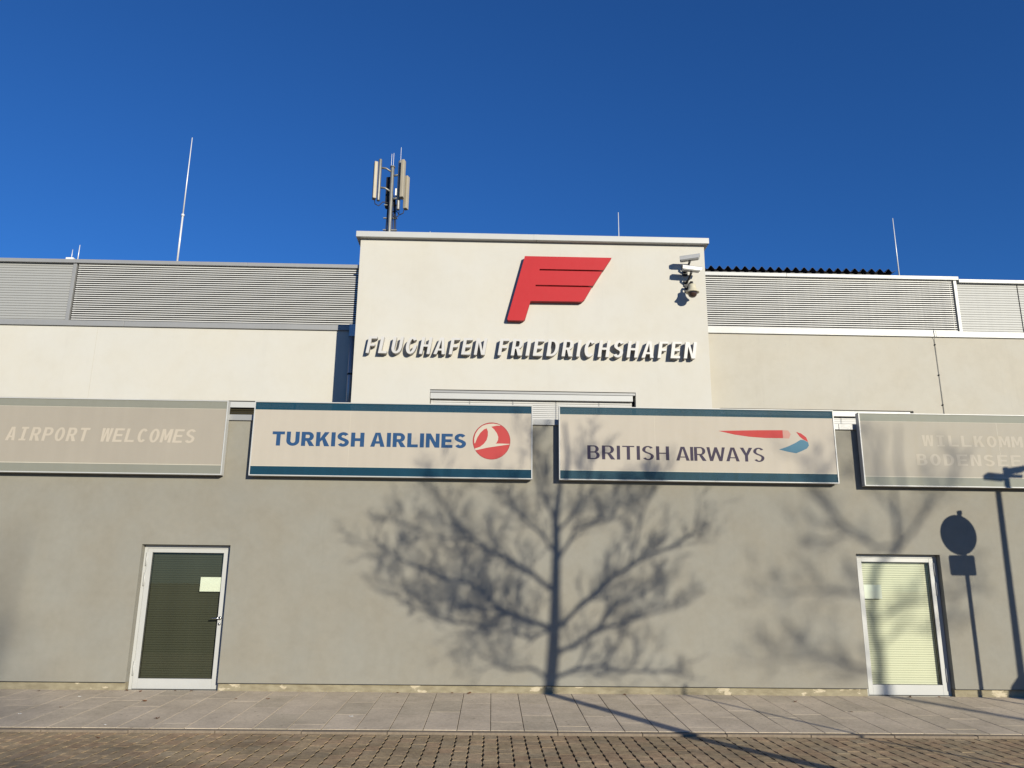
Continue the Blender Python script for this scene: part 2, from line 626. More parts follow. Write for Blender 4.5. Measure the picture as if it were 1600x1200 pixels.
def jig(x, y):
    return Matrix.Translation((x + rng.uniform(-.002, .002), y + rng.uniform(-.002, .002), ROAD + rng.uniform(-.0012, .0012))) @ Matrix.Rotation(rng.uniform(-.012, .012), 4, 'Z') @ Matrix.Rotation(rng.uniform(-.004, .004), 4, 'X') @ Matrix.Rotation(rng.uniform(-.012, .012), 4, 'Y')
for _, _, x, y, hy in single:
    o = link('paving_block', block_me, 'paver', road)
    o.matrix_local = jig(x, y) @ Matrix.Diagonal((1, hy, 1, 1))
b = bmesh.new()
for _, _, x, y, hy in others:
    block_bm(b, jig(x, y) @ Matrix.Diagonal((1, hy, 1, 1)))
o = link('paving_blocks', mesh_of(b, 'paving_blocks'), 'paver', road)
o['kind'] = 'stuff'

# ------------------------------------------------------------------ building
bld = thing('terminal_building', 'low airport terminal with taupe ground floor, cream upper storey and central block', 'building', (0, 0, 0))

def wall_mesh(x0, x1, z0, z1, y, depth, openings):
    """front face at y with rectangular openings and their reveals"""
    bmw = bmesh.new()
    xs = sorted({x0, x1, *[a for o in openings for a in o[:2]]})
    zs = sorted({z0, z1, *[a for o in openings for a in o[2:4]]})
    def inside(cx, cz):
        return any(o[0] < cx < o[1] and o[2] < cz < o[3] for o in openings)
    cache = {}
    def V(x, yy, z):
        k = (round(x, 4), round(yy, 4), round(z, 4))
        if k not in cache:
            cache[k] = bmw.verts.new((x, yy, z))
        return cache[k]
    for xa, xb in zip(xs[:-1], xs[1:]):
        for za, zb in zip(zs[:-1], zs[1:]):
            if not inside((xa + xb) / 2, (za + zb) / 2):
                bmw.faces.new((V(xa, y, za), V(xb, y, za), V(xb, y, zb), V(xa, y, zb)))
    def side(xa, za, xb, zb):
        bmw.faces.new((V(xa, y, za), V(xb, y, zb), V(xb, y + depth, zb), V(xa, y + depth, za)))
    for o in openings:
        side(o[0], o[2], o[0], o[3]); side(o[1], o[2], o[1], o[3]); side(o[0], o[3], o[1], o[3])
        if o[2] > z0:
            side(o[0], o[2], o[1], o[2])
    side(x0, z0, x0, z1); side(x1, z0, x1, z1); side(x0, z1, x1, z1)
    me = bpy.data.meshes.new('wall')
    bmw.to_mesh(me)
    bmw.free()
    return me

WX0, WX1 = -14.0, 14.0
LD = (-5.375, -4.025, 0.0, 2.115)        # left door opening
RD = (5.70, 7.03, 0.0, 2.10)             # right door opening
fwall = link('ground_floor_wall', wall_mesh(WX0, WX1, 0.115, 4.07, 0.0, 0.45,
             [(LD[0], LD[1], 0.115, LD[3]), (RD[0], RD[1], 0.115, RD[3])]), 'taupe', bld)
for a, bx in ((WX0, LD[0] - 0.002), (LD[1] + 0.002, RD[0] - 0.002), (RD[1] + 0.002, WX1)):
    box('plinth', a, bx, 0.028, 0.30, -0.2, 0.113, 'plinth', bld)
    box('drip_shadow_strip', a, bx, -0.006, 0.02, 0.109, 0.1145, 'black', bld)  # black strip painting in the shadow line under the wall's overhang
# wall coping of grey sheet metal, joined every 3 m
for i in range(-5, 5):
    box('coping', i * 2.8 + 0.0, i * 2.8 + 2.796, -0.035, 0.50, 4.072, 4.165, 'alu', bld, 0.004)
# flat roof of the projecting ground floor
box('low_roof', WX0, WX1, 0.47, 1.0, 3.9, 4.05, 'ground', bld)
box('room_back', WX0 + .1, WX1 - .1, 1.2, 1.25, -0.15, 3.85, 'dark', bld)

def make_door(x0, x1, z0, z1, hinge_right, dark):
    d = part_empty('door', bld)
    yf = 0.118
    fx = 0.05
    g = 0.003
    # fixed frame
    bm = bmesh.new()
    box_bm(bm, x0 + g, x0 + fx, yf, yf + 0.07, z0 + 0.004, z1 - g)
    box_bm(bm, x1 - fx, x1 - g, yf, yf + 0.07, z0 + 0.004, z1 - g)
    box_bm(bm, x0 + fx, x1 - fx, yf, yf + 0.07, z1 - fx, z1 - g)
    link('frame', mesh_of(bm, 'frame'), 'door_alu', d)
    # leaf
    a0, a1, b0, b1 = x0 + fx + 0.004, x1 - fx - 0.004, z0 + 0.012, z1 - fx - 0.004
    sw, sb, stp = 0.072, 0.145, 0.062
    yl = yf - 0.006
    bm = bmesh.new()
    box_bm(bm, a0, a0 + sw, yl, yl + 0.06, b0, b1, 0.003)
    box_bm(bm, a1 - sw, a1, yl, yl + 0.06, b0, b1, 0.003)
    box_bm(bm, a0 + sw + .0005, a1 - sw - .0005, yl + .0005, yl + 0.06, b0, b0 + sb, 0.003)
    box_bm(bm, a0 + sw + .0005, a1 - sw - .0005, yl + .0005, yl + 0.06, b1 - stp, b1, 0.003)
    link('leaf_frame', mesh_of(bm, 'leaf_frame'), 'door_alu', d)
    gx0, gx1, gz0, gz1 = a0 + sw, a1 - sw, b0 + sb, b1 - stp
    # rubber glazing gasket
    bm = bmesh.new()
    gy = yl + 0.022
    t = 0.007
    box_bm(bm, gx0 + .0006, gx0 + t, gy - .004, gy + .012, gz0 + .0006, gz1 - .0006)
    box_bm(bm, gx1 - t, gx1 - .0006, gy - .004, gy + .012, gz0 + .0006, gz1 - .0006)
    box_bm(bm, gx0 + t, gx1 - t, gy - .004, gy + .012, gz0 + .0006, gz0 + t)
    box_bm(bm, gx0 + t, gx1 - t, gy - .004, gy + .012, gz1 - t, gz1 - .0006)
    link('gasket', mesh_of(bm, 'gasket'), 'black', d)
    bm = bmesh.new()
    q = [bm.verts.new(p) for p in ((gx0 + .002, gy, gz0 + .002), (gx1 - .002, gy, gz0 + .002), (gx1 - .002, gy, gz1 - .002), (gx0 + .002, gy, gz1 - .002))]
    bm.faces.new(q)
    link('pane', mesh_of(bm, 'pane'), 'glass_l' if dark else 'glass_r', d)
    # blind: slats tilted, each its own
    n = 54
    pitch = (gz1 - gz0) / n
    bm = bmesh.new()
    box_bm(bm, gx0 + 0.004, gx1 - 0.004, -0.0006, 0.0006, -pitch * 0.455, pitch * 0.455)
    sm = mesh_of(bm, 'blind_slat')
    sm.materials.append(MT['blind_shaded' if dark else 'blind_pale'])
    for k in range(n):
        s = link('blind_slat', sm, None, d)
        s.location = (0, yl + 0.075, gz0 + (k + 0.5) * pitch)
        s.rotation_euler = (R(8 if dark else -14), 0, 0)
    # inner shade box so that the door does not look into the open
    box('interior', gx0 - 0.05, gx1 + 0.05, yl + 0.30, yl + 0.31, gz0 - 0.1, gz1 + 0.05, 'dark', d)
    # sill
    box('threshold', x0 + 0.004, x1 - 0.004, 0.10, 0.22, z0 - 0.1, z0 + 0.003, 'zinc', d)
    # hinges
    hx = (x1 - fx - 0.002) if hinge_right else (x0 + fx + 0.002)
    for hz in (z1 - 0.22, z1 - 0.52, z0 + 0.30):
        tube('hinge', [(hx, yf - 0.014, hz - 0.10), (hx, yf - 0.014, hz - 0.004), (hx, yf - 0.014, hz + 0.004), (hx, yf - 0.014, hz + 0.10)], 0.011, 'door_alu', d, 8)
    # handle on the free side
    s = -1 if hinge_right else 1
    hx = (a0 + sw / 2) if hinge_right else (a1 - sw / 2)
    hz = z0 + 1.03
    if not hinge_right:
        bm = bmesh.new()
        tube_bm(bm, [(hx, yl, hz), (hx, yl - 0.05, hz)], 0.011, 10)
        tube_bm(bm, [(hx + .01, yl - 0.05, hz), (hx - 0.05, yl - 0.052, hz), (hx - 0.125, yl - 0.05, hz - 0.003)], 0.0095, 10)
        link('handle', mesh_of(bm, 'handle', True), 'steel', d)
        tube('handle_rose', [(hx, yl - 0.0005, hz), (hx, yl - 0.010, hz)], 0.026, 'steel', d, 18)
        tube('lock_cylinder', [(hx, yl - 0.0005, hz - 0.085), (hx, yl - 0.012, hz - 0.085)], 0.019, 'steel', d, 18)
    # paper behind the pane
    if dark:
        box('notice', gx1 - 0.325, gx1 - 0.012, gy + 0.0025, gy + 0.0035, z0 + 1.42, z0 + 1.635, 'paper', d)
    else:
        box('notice', gx0 + 0.012, gx0 + 0.29, gy + 0.0025, gy + 0.0035, z0 + 1.42, z0 + 1.635, 'paper', d)
    return d
make_door(*LD, False, True)['label'] = 'white framed glass door with blind coloured dark for the unlit room, and lever handle'
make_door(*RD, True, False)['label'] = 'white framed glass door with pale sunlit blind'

# ---- upper storey
YB, YLW, YRW, YLV = 1.0, 1.88, 1.30, 4.3
BX0, BX1 = -2.50, 3.835
ZTOP = 7.71
box('upper_roof', -16, 16, 2.2, 10.0, 5.9, 6.0, 'ground', bld)
# central block
CW = (-1.13, 2.49, 3.95, 4.885)
link('central_block_wall', wall_mesh(BX0, BX1, 3.95, ZTOP, YB, 0.80, [CW]), 'cream', bld)
bm = bmesh.new()
qb = [bm.verts.new(p) for p in ((BX0, YB + .80, 3.95), (BX1, YB + .80, 3.95), (BX1, YB + .80, ZTOP), (BX0, YB + .80, ZTOP))]
bm.faces.new(qb)
link('central_block_back', mesh_of(bm, 'back'), 'cream', bld)
# roof edge: two lengths of sheet metal
box('block_cap', BX0 - 0.075, 0.72, YB - 0.10, YB + 0.90, ZTOP + 0.002, ZTOP + 0.112, 'alu_w', bld, 0.006)
box('block_cap', 0.726, BX1 + 0.075, YB - 0.10, YB + 0.90, ZTOP + 0.002, ZTOP + 0.112, 'alu_w', bld, 0.006)
box('cap_joint', 0.675, 0.77, YB - 0.1025, YB - 0.1005, ZTOP + 0.004, ZTOP + 0.11, 'alu_w', bld)

def window(x0, x1, zt, y, mat_blind, tilt, n=15, box_h=0.105, gap=0.055, pitch=0.036):
    wn = part_empty('window', bld)
    box('head_trim', x0 + .002, x1 - .002, y + 0.012, y + 0.10, zt - gap + 0.004, zt - 0.012, 'alu', wn)
    box('shutter_box', x0 + .006, x1 - .05, y + 0.018, y + 0.14, zt - gap - box_h, zt - gap - .002, 'alu_w', wn, 0.004)
    bm = bmesh.new()
    box_bm(bm, x0 + 0.012, x1 - 0.06, -0.0008, 0.0008, -pitch * 0.5, pitch * 0.5)
    sm = mesh_of(bm, 'blind_slat')
    sm.materials.append(MT[mat_blind])
    z = zt - gap - box_h - 0.03
    k = 0
    while z > 4.0 and k < n:
        s = link('blind_slat', sm, None, wn)
        s.location = (0, y + 0.085, z)
        s.rotation_euler = (R(tilt), 0, 0)
        z -= pitch
        k += 1
    xx = x0 + 0.7
    while xx < x1 - 0.2:
        tube('blind_cord', [(xx, y + 0.066, zt - gap - box_h), (xx, y + 0.066, 4.0)], 0.003, 'zinc', wn, 5)
        xx += 0.76
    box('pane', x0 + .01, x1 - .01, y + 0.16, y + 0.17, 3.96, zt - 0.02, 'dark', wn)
    return wn
window(*CW[:2], CW[3], YB, 'blind_w', -22, 24)

# left upper wall with two windows
LW1, LW2 = (-13.5, -7.749, 3.95, 4.823), (-6.541, -3.671, 3.95, 4.823)
link('upper_wall', wall_mesh(-16, BX0 + 0.05, 3.95, 6.210, YLW, 0.3, [LW1, LW2]), 'cream', bld)['label'] = 'clean cream wall left of the central block'
window(*LW1[:2], LW1[3], YLW, 'blind_o', 62, 12, 0.11, 0.014)
window(*LW2[:2], LW2[3], YLW, 'blind_o', 62, 12, 0.11, 0.014)
box('wall_seam', -7.489, -7.483, YLW - 0.002, YLW - 0.0004, 4.0, 6.189, 'cream2', bld)
# right upper wall
RW = (4.06, 7.58, 3.95, 4.70)
link('upper_wall', wall_mesh(BX1 - 0.03, 16, 3.95, 6.105, YRW, 0.3, [RW]), 'cream2', bld)['label'] = 'greyer cream wall right of the central block'
window(*RW[:2], RW[3], YRW, 'blind_w', -12, 12, 0.10, 0.014)
# roof edges of both upper walls
for a, bb in ((-16, -11.5), (-11.496, -7.0), (-6.996, BX0 - 0.006)):
    box('roof_edge', a, bb, YLW - 0.04, YLW + 0.45, 6.212, 6.317, 'alu', bld, 0.005)
for a, bb in ((BX1 + 0.006, 8.15), (8.154, 12.0), (12.004, 16)):
    box('roof_edge', a, bb, YRW - 0.035, YRW + 0.45, 6.107, 6.222, 'alu_w', bld, 0.005)
# downpipe in the corner left of the block
dp = part_empty('downpipe', bld)
px_, py_ = BX0 - 0.20, YLW - 0.075
tube('pipe', [(px_, py_, 4.0), (px_, py_, 6.17)], 0.042, 'pipe', dp, 14)
tube('collar', [(px_, py_, 5.33), (px_, py_, 5.36)], 0.049, 'black', dp, 14)
box('hopper', px_ - 0.055, px_ + 0.075, py_ - 0.05, py_ + 0.04, 6.07, 6.31, 'pipe', dp, 0.006)

# ---- louvre screens on the roof
def louvre(x0, x1, z0, z1, y, label):
    lv = part_empty('louvre_screen', bld)
    lv['label'] = label
    n = 28
    p = (z1 - z0) / n
    bm = bmesh.new()
    # one blade: sloping face with a small lip, closed section
    sec = [(-0.026, -p * 0.31), (-0.020, -p * 0.335), (0.030, p * 0.22), (0.026, p * 0.25), (-0.022, p * 0.03)]
    sec = [(-0.024, -p * .34), (-0.024, p * .12), (-0.018, p * .16), (0.030, p * .44), (0.032, p * .40), (-0.016, p * .08), (-0.019, -p * .34)]
    A = [bm.verts.new((x0 + .02, yy, zz)) for yy, zz in sec]
    B = [bm.verts.new((x1 - .02, yy, zz)) for yy, zz in sec]
    k = len(sec)
    for i in range(k):
        bm.faces.new((A[i], A[(i + 1) % k], B[(i + 1) % k], B[i]))
    bm.faces.new(A[::-1]); bm.faces.new(B)
    sm = mesh_of(bm, 'slat')
    for i in range(n):
        s = link('slat', sm, 'slat', lv)
        s.location = (0, y, z0 + (i + .5) * p)
    xx = x0 + 0.03
    while xx < x1:
        box('upright', xx - 0.015, xx + 0.015, y + 0.034, y + 0.07, z0 - .3, z1, 'zinc', lv)
        xx += (x1 - x0 - 0.06) / max(1, round((x1 - x0) / 2.1)) - 1e-6
    return lv
def cladding(x0, x1, z0, z1, y, label):
    lv = part_empty('cladding_screen', bld)
    lv['label'] = label
    n = 24
    p = (z1 - z0) / n
    bm = bmesh.new()
    sec = [(0.0, -p * .46), (-0.012, -p * .44), (-0.004, p * .46), (0.01, p * .49), (0.012, -p * .46)]
    A = [bm.verts.new((x0, yy, zz)) for yy, zz in sec]
    B = [bm.verts.new((x1, yy, zz)) for yy, zz in sec]
    k = len(sec)
    for i in range(k):
        bm.faces.new((A[i], A[(i + 1) % k], B[(i + 1) % k], B[i]))
    bm.faces.new(A[::-1]); bm.faces.new(B)
    sm = mesh_of(bm, 'plank')
    for i in range(n):
        link('plank', sm, 'clad', lv).location = (0, y, z0 + (i + .5) * p)
    return lv
LZ0, LZ1 = 7.02, 8.445
louvre(-9.36, -2.7, LZ0, LZ1, YLV, 'louvre screen on the roof left of the central block')
louvre(4.4, 10.44, LZ0, LZ1, YLV, 'sunlit louvre screen on the roof right of the central block')
cladding(-16, -9.46, LZ0, LZ1, YLV, 'closed grey cladding at the far left of the roof')
cladding(10.53, 11.93, LZ0, LZ1 - 0.06, YLV, 'closed white cladding at the far right of the roof')
cladding(11.955, 16, LZ0, LZ1 - 0.06, YLV, 'last cladding panel at the right edge of the roof')
box('louvre_back', -16, 16, YLV + 0.28, YLV + 0.30, 6.0, 8.443, 'dark', bld)
box('screen_post', -9.45, -9.375, YLV - 0.05, YLV + 0.02, 6.0, LZ1 - .002, 'alu', bld, 0.004)
box('screen_post', 10.45, 10.52, YLV - 0.05, YLV + 0.02, 6.0, LZ1 - .002, 'alu_w', bld, 0.004)
for a, bb in ((-16, -9.4), (-9.396, -5.6), (-5.596, -2.6)):
    box('screen_cap', a, bb, YLV - 0.085, YLV + 0.33, LZ1 + .001, LZ1 + 0.085, 'alu', bld, 0.005)
for a, bb in ((4.2, 6.6), (6.604, 10.56)):
    box('screen_cap', a, bb, YLV - 0.085, YLV + 0.33, LZ1 + .001, LZ1 + 0.085, 'alu_w', bld, 0.005)
box('screen_cap', 10.565, 16, YLV - 0.085, YLV + 0.33, LZ1 - 0.058, LZ1 + 0.025, 'alu_w', bld, 0.005)

# ---- corrugated canopy behind the right screen
cc = thing('corrugated_canopy', 'corrugated sheet roof coloured near-black for its shaded underside, zigzag edge above right louvres', 'roof', (7, 4.8, 8.8))
def corr_mesh():
    b = bmesh.new()
    x0, x1, pitch, hgt = -2.9, 2.2, 0.2, 0.085
    pr = []
    x = x0
    while x < x1:
        pr += [(x, 0), (x + pitch * .2, 0.0), (x + pitch * .52, hgt), (x + pitch * .66, hgt)]
        x += pitch
    pr += [(x, 0), (x + 0.10, hgt * 0.7)]
    rows = []
    for yy, dz in ((-0.10, 0.0), (2.6, -0.06)):
        for th in (0.0, -0.006):
            rows.append([b.verts.new((x, yy, z + dz + th)) for x, z in pr])
    n = len(pr)
    for i in range(n - 1):
        b.faces.new((rows[0][i], rows[0][i + 1], rows[2][i + 1], rows[2][i]))
        b.faces.new((rows[1][i], rows[3][i], rows[3][i + 1], rows[1][i + 1]))
        b.faces.new((rows[0][i], rows[1][i], rows[1][i + 1], rows[0][i + 1]))
    return mesh_of(b, 'corrugated_sheet')
link('sheet', corr_mesh(), 'corr', cc)
bm = bmesh.new()
box_bm(bm, -2.9, 2.0, 0.0, 0.08, -0.17, -0.008)
link('purlin', mesh_of(bm, 'purlin'), 'corr', cc)
for xx in (-2.6, -0.4, 1.8):
    bm = bmesh.new()
    box_bm(bm, xx, xx + .08, 0.01, 0.07, -2.8, -0.171)
    link('post', mesh_of(bm, 'post'), 'corr', cc)

# ------------------------------------------------------------------ glyph outlines
def arc(cx, cz, rx, rz, a0, a1, n=12):
    return [(cx + rx * math.cos(R(a0 + (a1 - a0) * i / n)), cz + rz * math.sin(R(a0 + (a1 - a0) * i / n))) for i in range(n + 1)]

def ribbon(path, sv, sh):
    L, Rr = [], []
    for i, p in enumerate(path):
        a = path[max(i - 1, 0)]
        b = path[min(i + 1, len(path) - 1)]
        d = Vector((b[0] - a[0], b[1] - a[1])).normalized()
        nx, nz = -d.y, d.x
        L.append((p[0] + nx * sv / 2, p[1] + nz * sh / 2))
        Rr.append((p[0] - nx * sv / 2, p[1] - nz * sh / 2))
    return L + Rr[::-1]

def glyph(ch, W, sv, sh, sq=0.0):
    """capital letter of height 1 and width W; sv stem, sh bar thickness; sq squares off the bowls"""
    H = 1.0
    m = 0.5
    if ch == 'I': return [[(0, 0), (sv, 0), (sv, 1), (0, 1)]], sv
    if ch == 'L': return [[(0, 0), (W, 0), (W, sh), (sv, sh), (sv, 1), (0, 1)]], W
    if ch == 'E': return [[(0, 0), (W, 0), (W, sh), (sv, sh), (sv, m - sh / 2), (W * .9, m - sh / 2), (W * .9, m + sh / 2), (sv, m + sh / 2), (sv, 1 - sh), (W, 1 - sh), (W, 1), (0, 1)]], W
    if ch == 'F': return [[(0, 0), (sv, 0), (sv, m - sh / 2), (W * .88, m - sh / 2), (W * .88, m + sh / 2), (sv, m + sh / 2), (sv, 1 - sh), (W, 1 - sh), (W, 1), (0, 1)]], W
    if ch == 'H': return [[(0, 0), (sv, 0), (sv, m - sh / 2), (W - sv, m - sh / 2), (W - sv, 0), (W, 0), (W, 1), (W - sv, 1), (W - sv, m + sh / 2), (sv, m + sh / 2), (sv, 1), (0, 1)]], W
    if ch == 'T': return [[(W / 2 - sv / 2, 0), (W / 2 + sv / 2, 0), (W / 2 + sv / 2, 1 - sh), (W, 1 - sh), (W, 1), (0, 1), (0, 1 - sh), (W / 2 - sv / 2, 1 - sh)]], W
    if ch == 'N': return [[(0, 0), (sv * .95, 0), (sv * .95, 1 - sv * 1.5), (W - sv * 1.15, 0), (W, 0), (W, 1), (W - sv * .95, 1), (W - sv * .95, sv * 1.5), (sv * 1.15, 1), (0, 1)]], W
    if ch == 'M':
        c = W / 2
        return [[(0, 0), (sv, 0), (sv, .62), (c - sv * .35, .18), (c + sv * .35, .18), (W - sv, .62), (W - sv, 0), (W, 0), (W, 1), (W - sv * 1.1, 1), (c, .48), (sv * 1.1, 1), (0, 1)]], W
    if ch == 'A':
        c = W / 2
        k = sv * 1.06
        t = sv * .62
        def inn(z): return k + (c - k * .5 - k * .5) * z / (1 - sh * .4)
        za, zb = .22, .22 + sh * .85
        def li(z): return k + (c - k) * (z / .80)
        return [[(0, 0), (k, 0), (k + (c - k) * za / .86, za), (W - k - (c - k) * za / .86, za), (W - k, 0), (W, 0), (c + t, 1), (c - t, 1)],
                [(k + (c - k) * zb / .86, zb), (c, .86 - .0), (W - k - (c - k) * zb / .86, zb)]], W
    if ch == 'W':
        k = sv
        q = W / 4
        return [[(q - k * .5, 0), (q + k * .5, 0), (2 * q, .66), (3 * q - k * .5, 0), (3 * q + k * .5, 0), (W, 1), (W - k, 1), (3 * q, .30), (2 * q + k * .42, 1), (2 * q - k * .42, 1), (q, .30), (k, 1), (0, 1)]], W
    if ch == 'Y':
        c = W / 2
        return [[(c - sv / 2, 0), (c + sv / 2, 0), (c + sv / 2, .42), (W, 1), (W - sv * 1.15, 1), (c, .60), (sv * 1.15, 1), (0, 1), (c - sv / 2, .42)]], W
    if ch == 'K':
        return [[(0, 0), (sv, 0), (sv, .30), (sv + (W - sv) * .22, .44), (W - sv * 1.2, 0), (W + .02, 0), (sv + (W - sv) * .52, .60), (W - .01, 1), (W - sv * 1.2, 1), (sv, .55), (sv, 1), (0, 1)]], W
    if ch == 'O':
        return [arc(W / 2, .5, W / 2, .515, 0, 352.5, 47), arc(W / 2, .5, W / 2 - sv, .515 - sh, 0, 352.5, 47)], W
    if ch == 'D':
        r = .5
        o = [(0, 0), (W * .42, 0)] + arc(W * .42, .5, W * .58, .5, -90, 90, 20) + [(0, 1)]
        i = [(sv, sh), (W * .42, sh)] + arc(W * .42, .5, W * .58 - sv, .5 - sh, -90, 90, 20) + [(sv, 1 - sh)]
        return [o, i], W
    if ch in 'PRB':
        zj = .46 if ch != 'B' else .52
        cz = (1 + zj - sh * .5) / 2
        ro = 1 - cz
        cx = W * .55
        wx = W * (.96 if ch == 'R' else (1.0 if ch == 'P' else .93))
        top_o = arc(cx, cz, wx - cx, ro, -90, 90, 16)
        top_i = [(sv, cz - ro + sh)] + arc(cx, cz, wx - cx - sv, ro - sh, -90, 90, 16) + [(sv, 1 - sh)]
        zl = cz - ro
        if ch == 'P':
            return [[(0, 0), (sv, 0), (sv, zl)] + top_o + [(0, 1)], top_i], W
        if ch == 'R':
            return [[(0, 0), (sv, 0), (sv, zl), (W * .42, zl), (W - sv * 1.12, 0), (W + .03, 0), (W * .42 + sv * 1.05, zl + .0)] + top_o[1:] + [(0, 1)], top_i], W
        zt = zl + sh
        cz2 = zt / 2
        bot_o = arc(cx, cz2, W - cx, cz2, -90, 68, 16)
        bot_i = [(sv, sh), ] + arc(cx, cz2, W - cx - sv, cz2 - sh, -90, 90, 16) + [(sv, zt - sh)]
        top_o2 = arc(cx, cz, wx - cx, ro, -62, 90, 16)
        return [[(0, 0)] + bot_o + top_o2 + [(0, 1)], top_i, bot_i], W
    if ch == 'U':
        rx = W / 2 - sv / 2
        path = [(sv / 2, 1), (sv / 2, .7), (sv / 2, rx + .1)] + arc(W / 2, .36, rx, .36 - sh / 2, 180, 360, 18) + [(W - sv / 2, .7), (W - sv / 2, 1)]
        path = [p for i, p in enumerate(path) if i != 2]
        return [ribbon(path, sv, sh)], W
    if ch == 'C':
        path = arc(W / 2, .5, W / 2 - sv / 2, .515 - sh / 2, 44, 316, 26)
        return [ribbon(path, sv, sh)], W * .97
    if ch == 'G':
        path = arc(W / 2, .5, W / 2 - sv / 2, .515 - sh / 2, 44, 352, 30) + [(W - sv / 2, .52)]
        o = ribbon(path, sv, sh)
        return [o, ], W
    if ch == 'S':
        a = W / 2
        rx, rz = W / 2 - sv / 2, .265 - sh / 4
        zt, zb = 1.015 - sh / 2 - rz, -.015 + sh / 2 + rz
        path = arc(a, zt, rx, rz, 28, 200, 14)
        path += [(a - rx * .45, .545), (a + rx * .45, .455)]
        path += arc(a, zb, rx, rz, 20, -152, 14)
        return [ribbon(path, sv, sh)], W
    return [], W * .5

REL = dict(I=1, L=.86, E=.90, F=.86, H=1.06, T=.98, N=1.1, M=1.3, A=1.16, W=1.6, Y=1.08, K=1.06, O=1.16, D=1.08, P=.96, R=1.02, B=1.0, U=1.04, C=1.0, G=1.08, S=.94)
def layout(text, height, x0, x1, sv, sh, wid, shear=0.0, space=0.30, track=0.13, mono=0.0):
    """list of (char, loops) in metres, set so that the line runs from x0 to x1"""
    out = []
    x = 0.0
    for ch in text:
        if ch == ' ':
            x += space + (mono * .7 if mono else 0)
            continue
        if mono and ch in 'I':
            # slab I of a monospaced face
            Wm, b_ = wid * .74, sh * .85
            c_ = Wm / 2
            lp = [[(0, 0), (Wm, 0), (Wm, b_), (c_ + sv / 2, b_), (c_ + sv / 2, 1 - b_), (Wm, 1 - b_), (Wm, 1), (0, 1), (0, 1 - b_), (c_ - sv / 2, 1 - b_), (c_ - sv / 2, b_), (0, b_)]]
            W_ = Wm
        else:
            W0 = wid * ((1.0 if ch not in 'MW' else 1.14) if mono else REL[ch])
            lp, W_ = glyph(ch, W0, sv, sh)
        if mono:
            o_ = (mono - W_) / 2
            out.append((ch, [[(x + o_ + px, pz) for px, pz in l] for l in lp]))
            x += mono
        else:
            out.append((ch, [[(x + px, pz) for px, pz in l] for l in lp]))
            x += W_ + track
    allx = [p[0] for _, ls in out for l in ls for p in l]
    mn, mxx = min(allx), max(allx)
    sx = (x1 - x0) / (mxx - mn)
    res = []
    for ch, ls in out:
        res.append((ch, [[(x0 + (p[0] - mn) * sx + shear * p[1] * height, p[1] * height) for p in l] for l in ls]))
    return res

# ------------------------------------------------------------------ lettering and emblem on the block
lt = thing('wall_lettering', 'raised white capital letters spelling the airport name under the red emblem', 'lettering', (0, YB, 5.495))
LSH = 0.15
for word, a, bx in (('FLUGHAFEN', -2.275, -0.185), ('FRIEDRICHSHAFEN', 0.045, 3.545)):
    for ch, loops in layout(word, 0.305, a, bx, .18, .13, .58, LSH, track=.23):
        me = prism_curve(loops, 0.095)
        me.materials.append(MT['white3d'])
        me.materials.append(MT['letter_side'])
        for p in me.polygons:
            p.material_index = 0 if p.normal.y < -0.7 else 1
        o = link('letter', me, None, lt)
        o.location = (0, -0.122, 0)
# emblem: winged F
em = thing('winged_emblem', 'red winged letter emblem with two slots above the lettering', 'emblem', (0, YB, 6.15))
g_ = 0.030
FO = [(0.513, 1.237), (2.099, 1.237), (1.945, 0.992), (0.784, 0.992), (0.777, 0.992 - g_), (1.922, 0.992 - g_), (1.752, 0.684), (0.712, 0.684), (0.705, 0.684 - g_), (1.725, 0.684 - g_),
      (1.600, 0.43), (1.55, 0.378), (0.620, 0.372), (0.525, 0.03), (0.495, 0.0), (0.225, 0.0), (0.205, 0.02)]
me = prism_curve([FO], 0.10)
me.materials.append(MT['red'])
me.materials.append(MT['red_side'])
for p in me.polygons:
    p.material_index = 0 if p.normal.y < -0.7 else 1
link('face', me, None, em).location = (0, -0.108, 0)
for x_, z_ in ((0.42, 0.25), (0.75, 1.1), (1.7, 1.1), (1.3, 0.5)):
    tube('spacer', [(x_, -0.0075, z_), (x_, -0.0005, z_)], 0.02, 'zinc', em, 8)

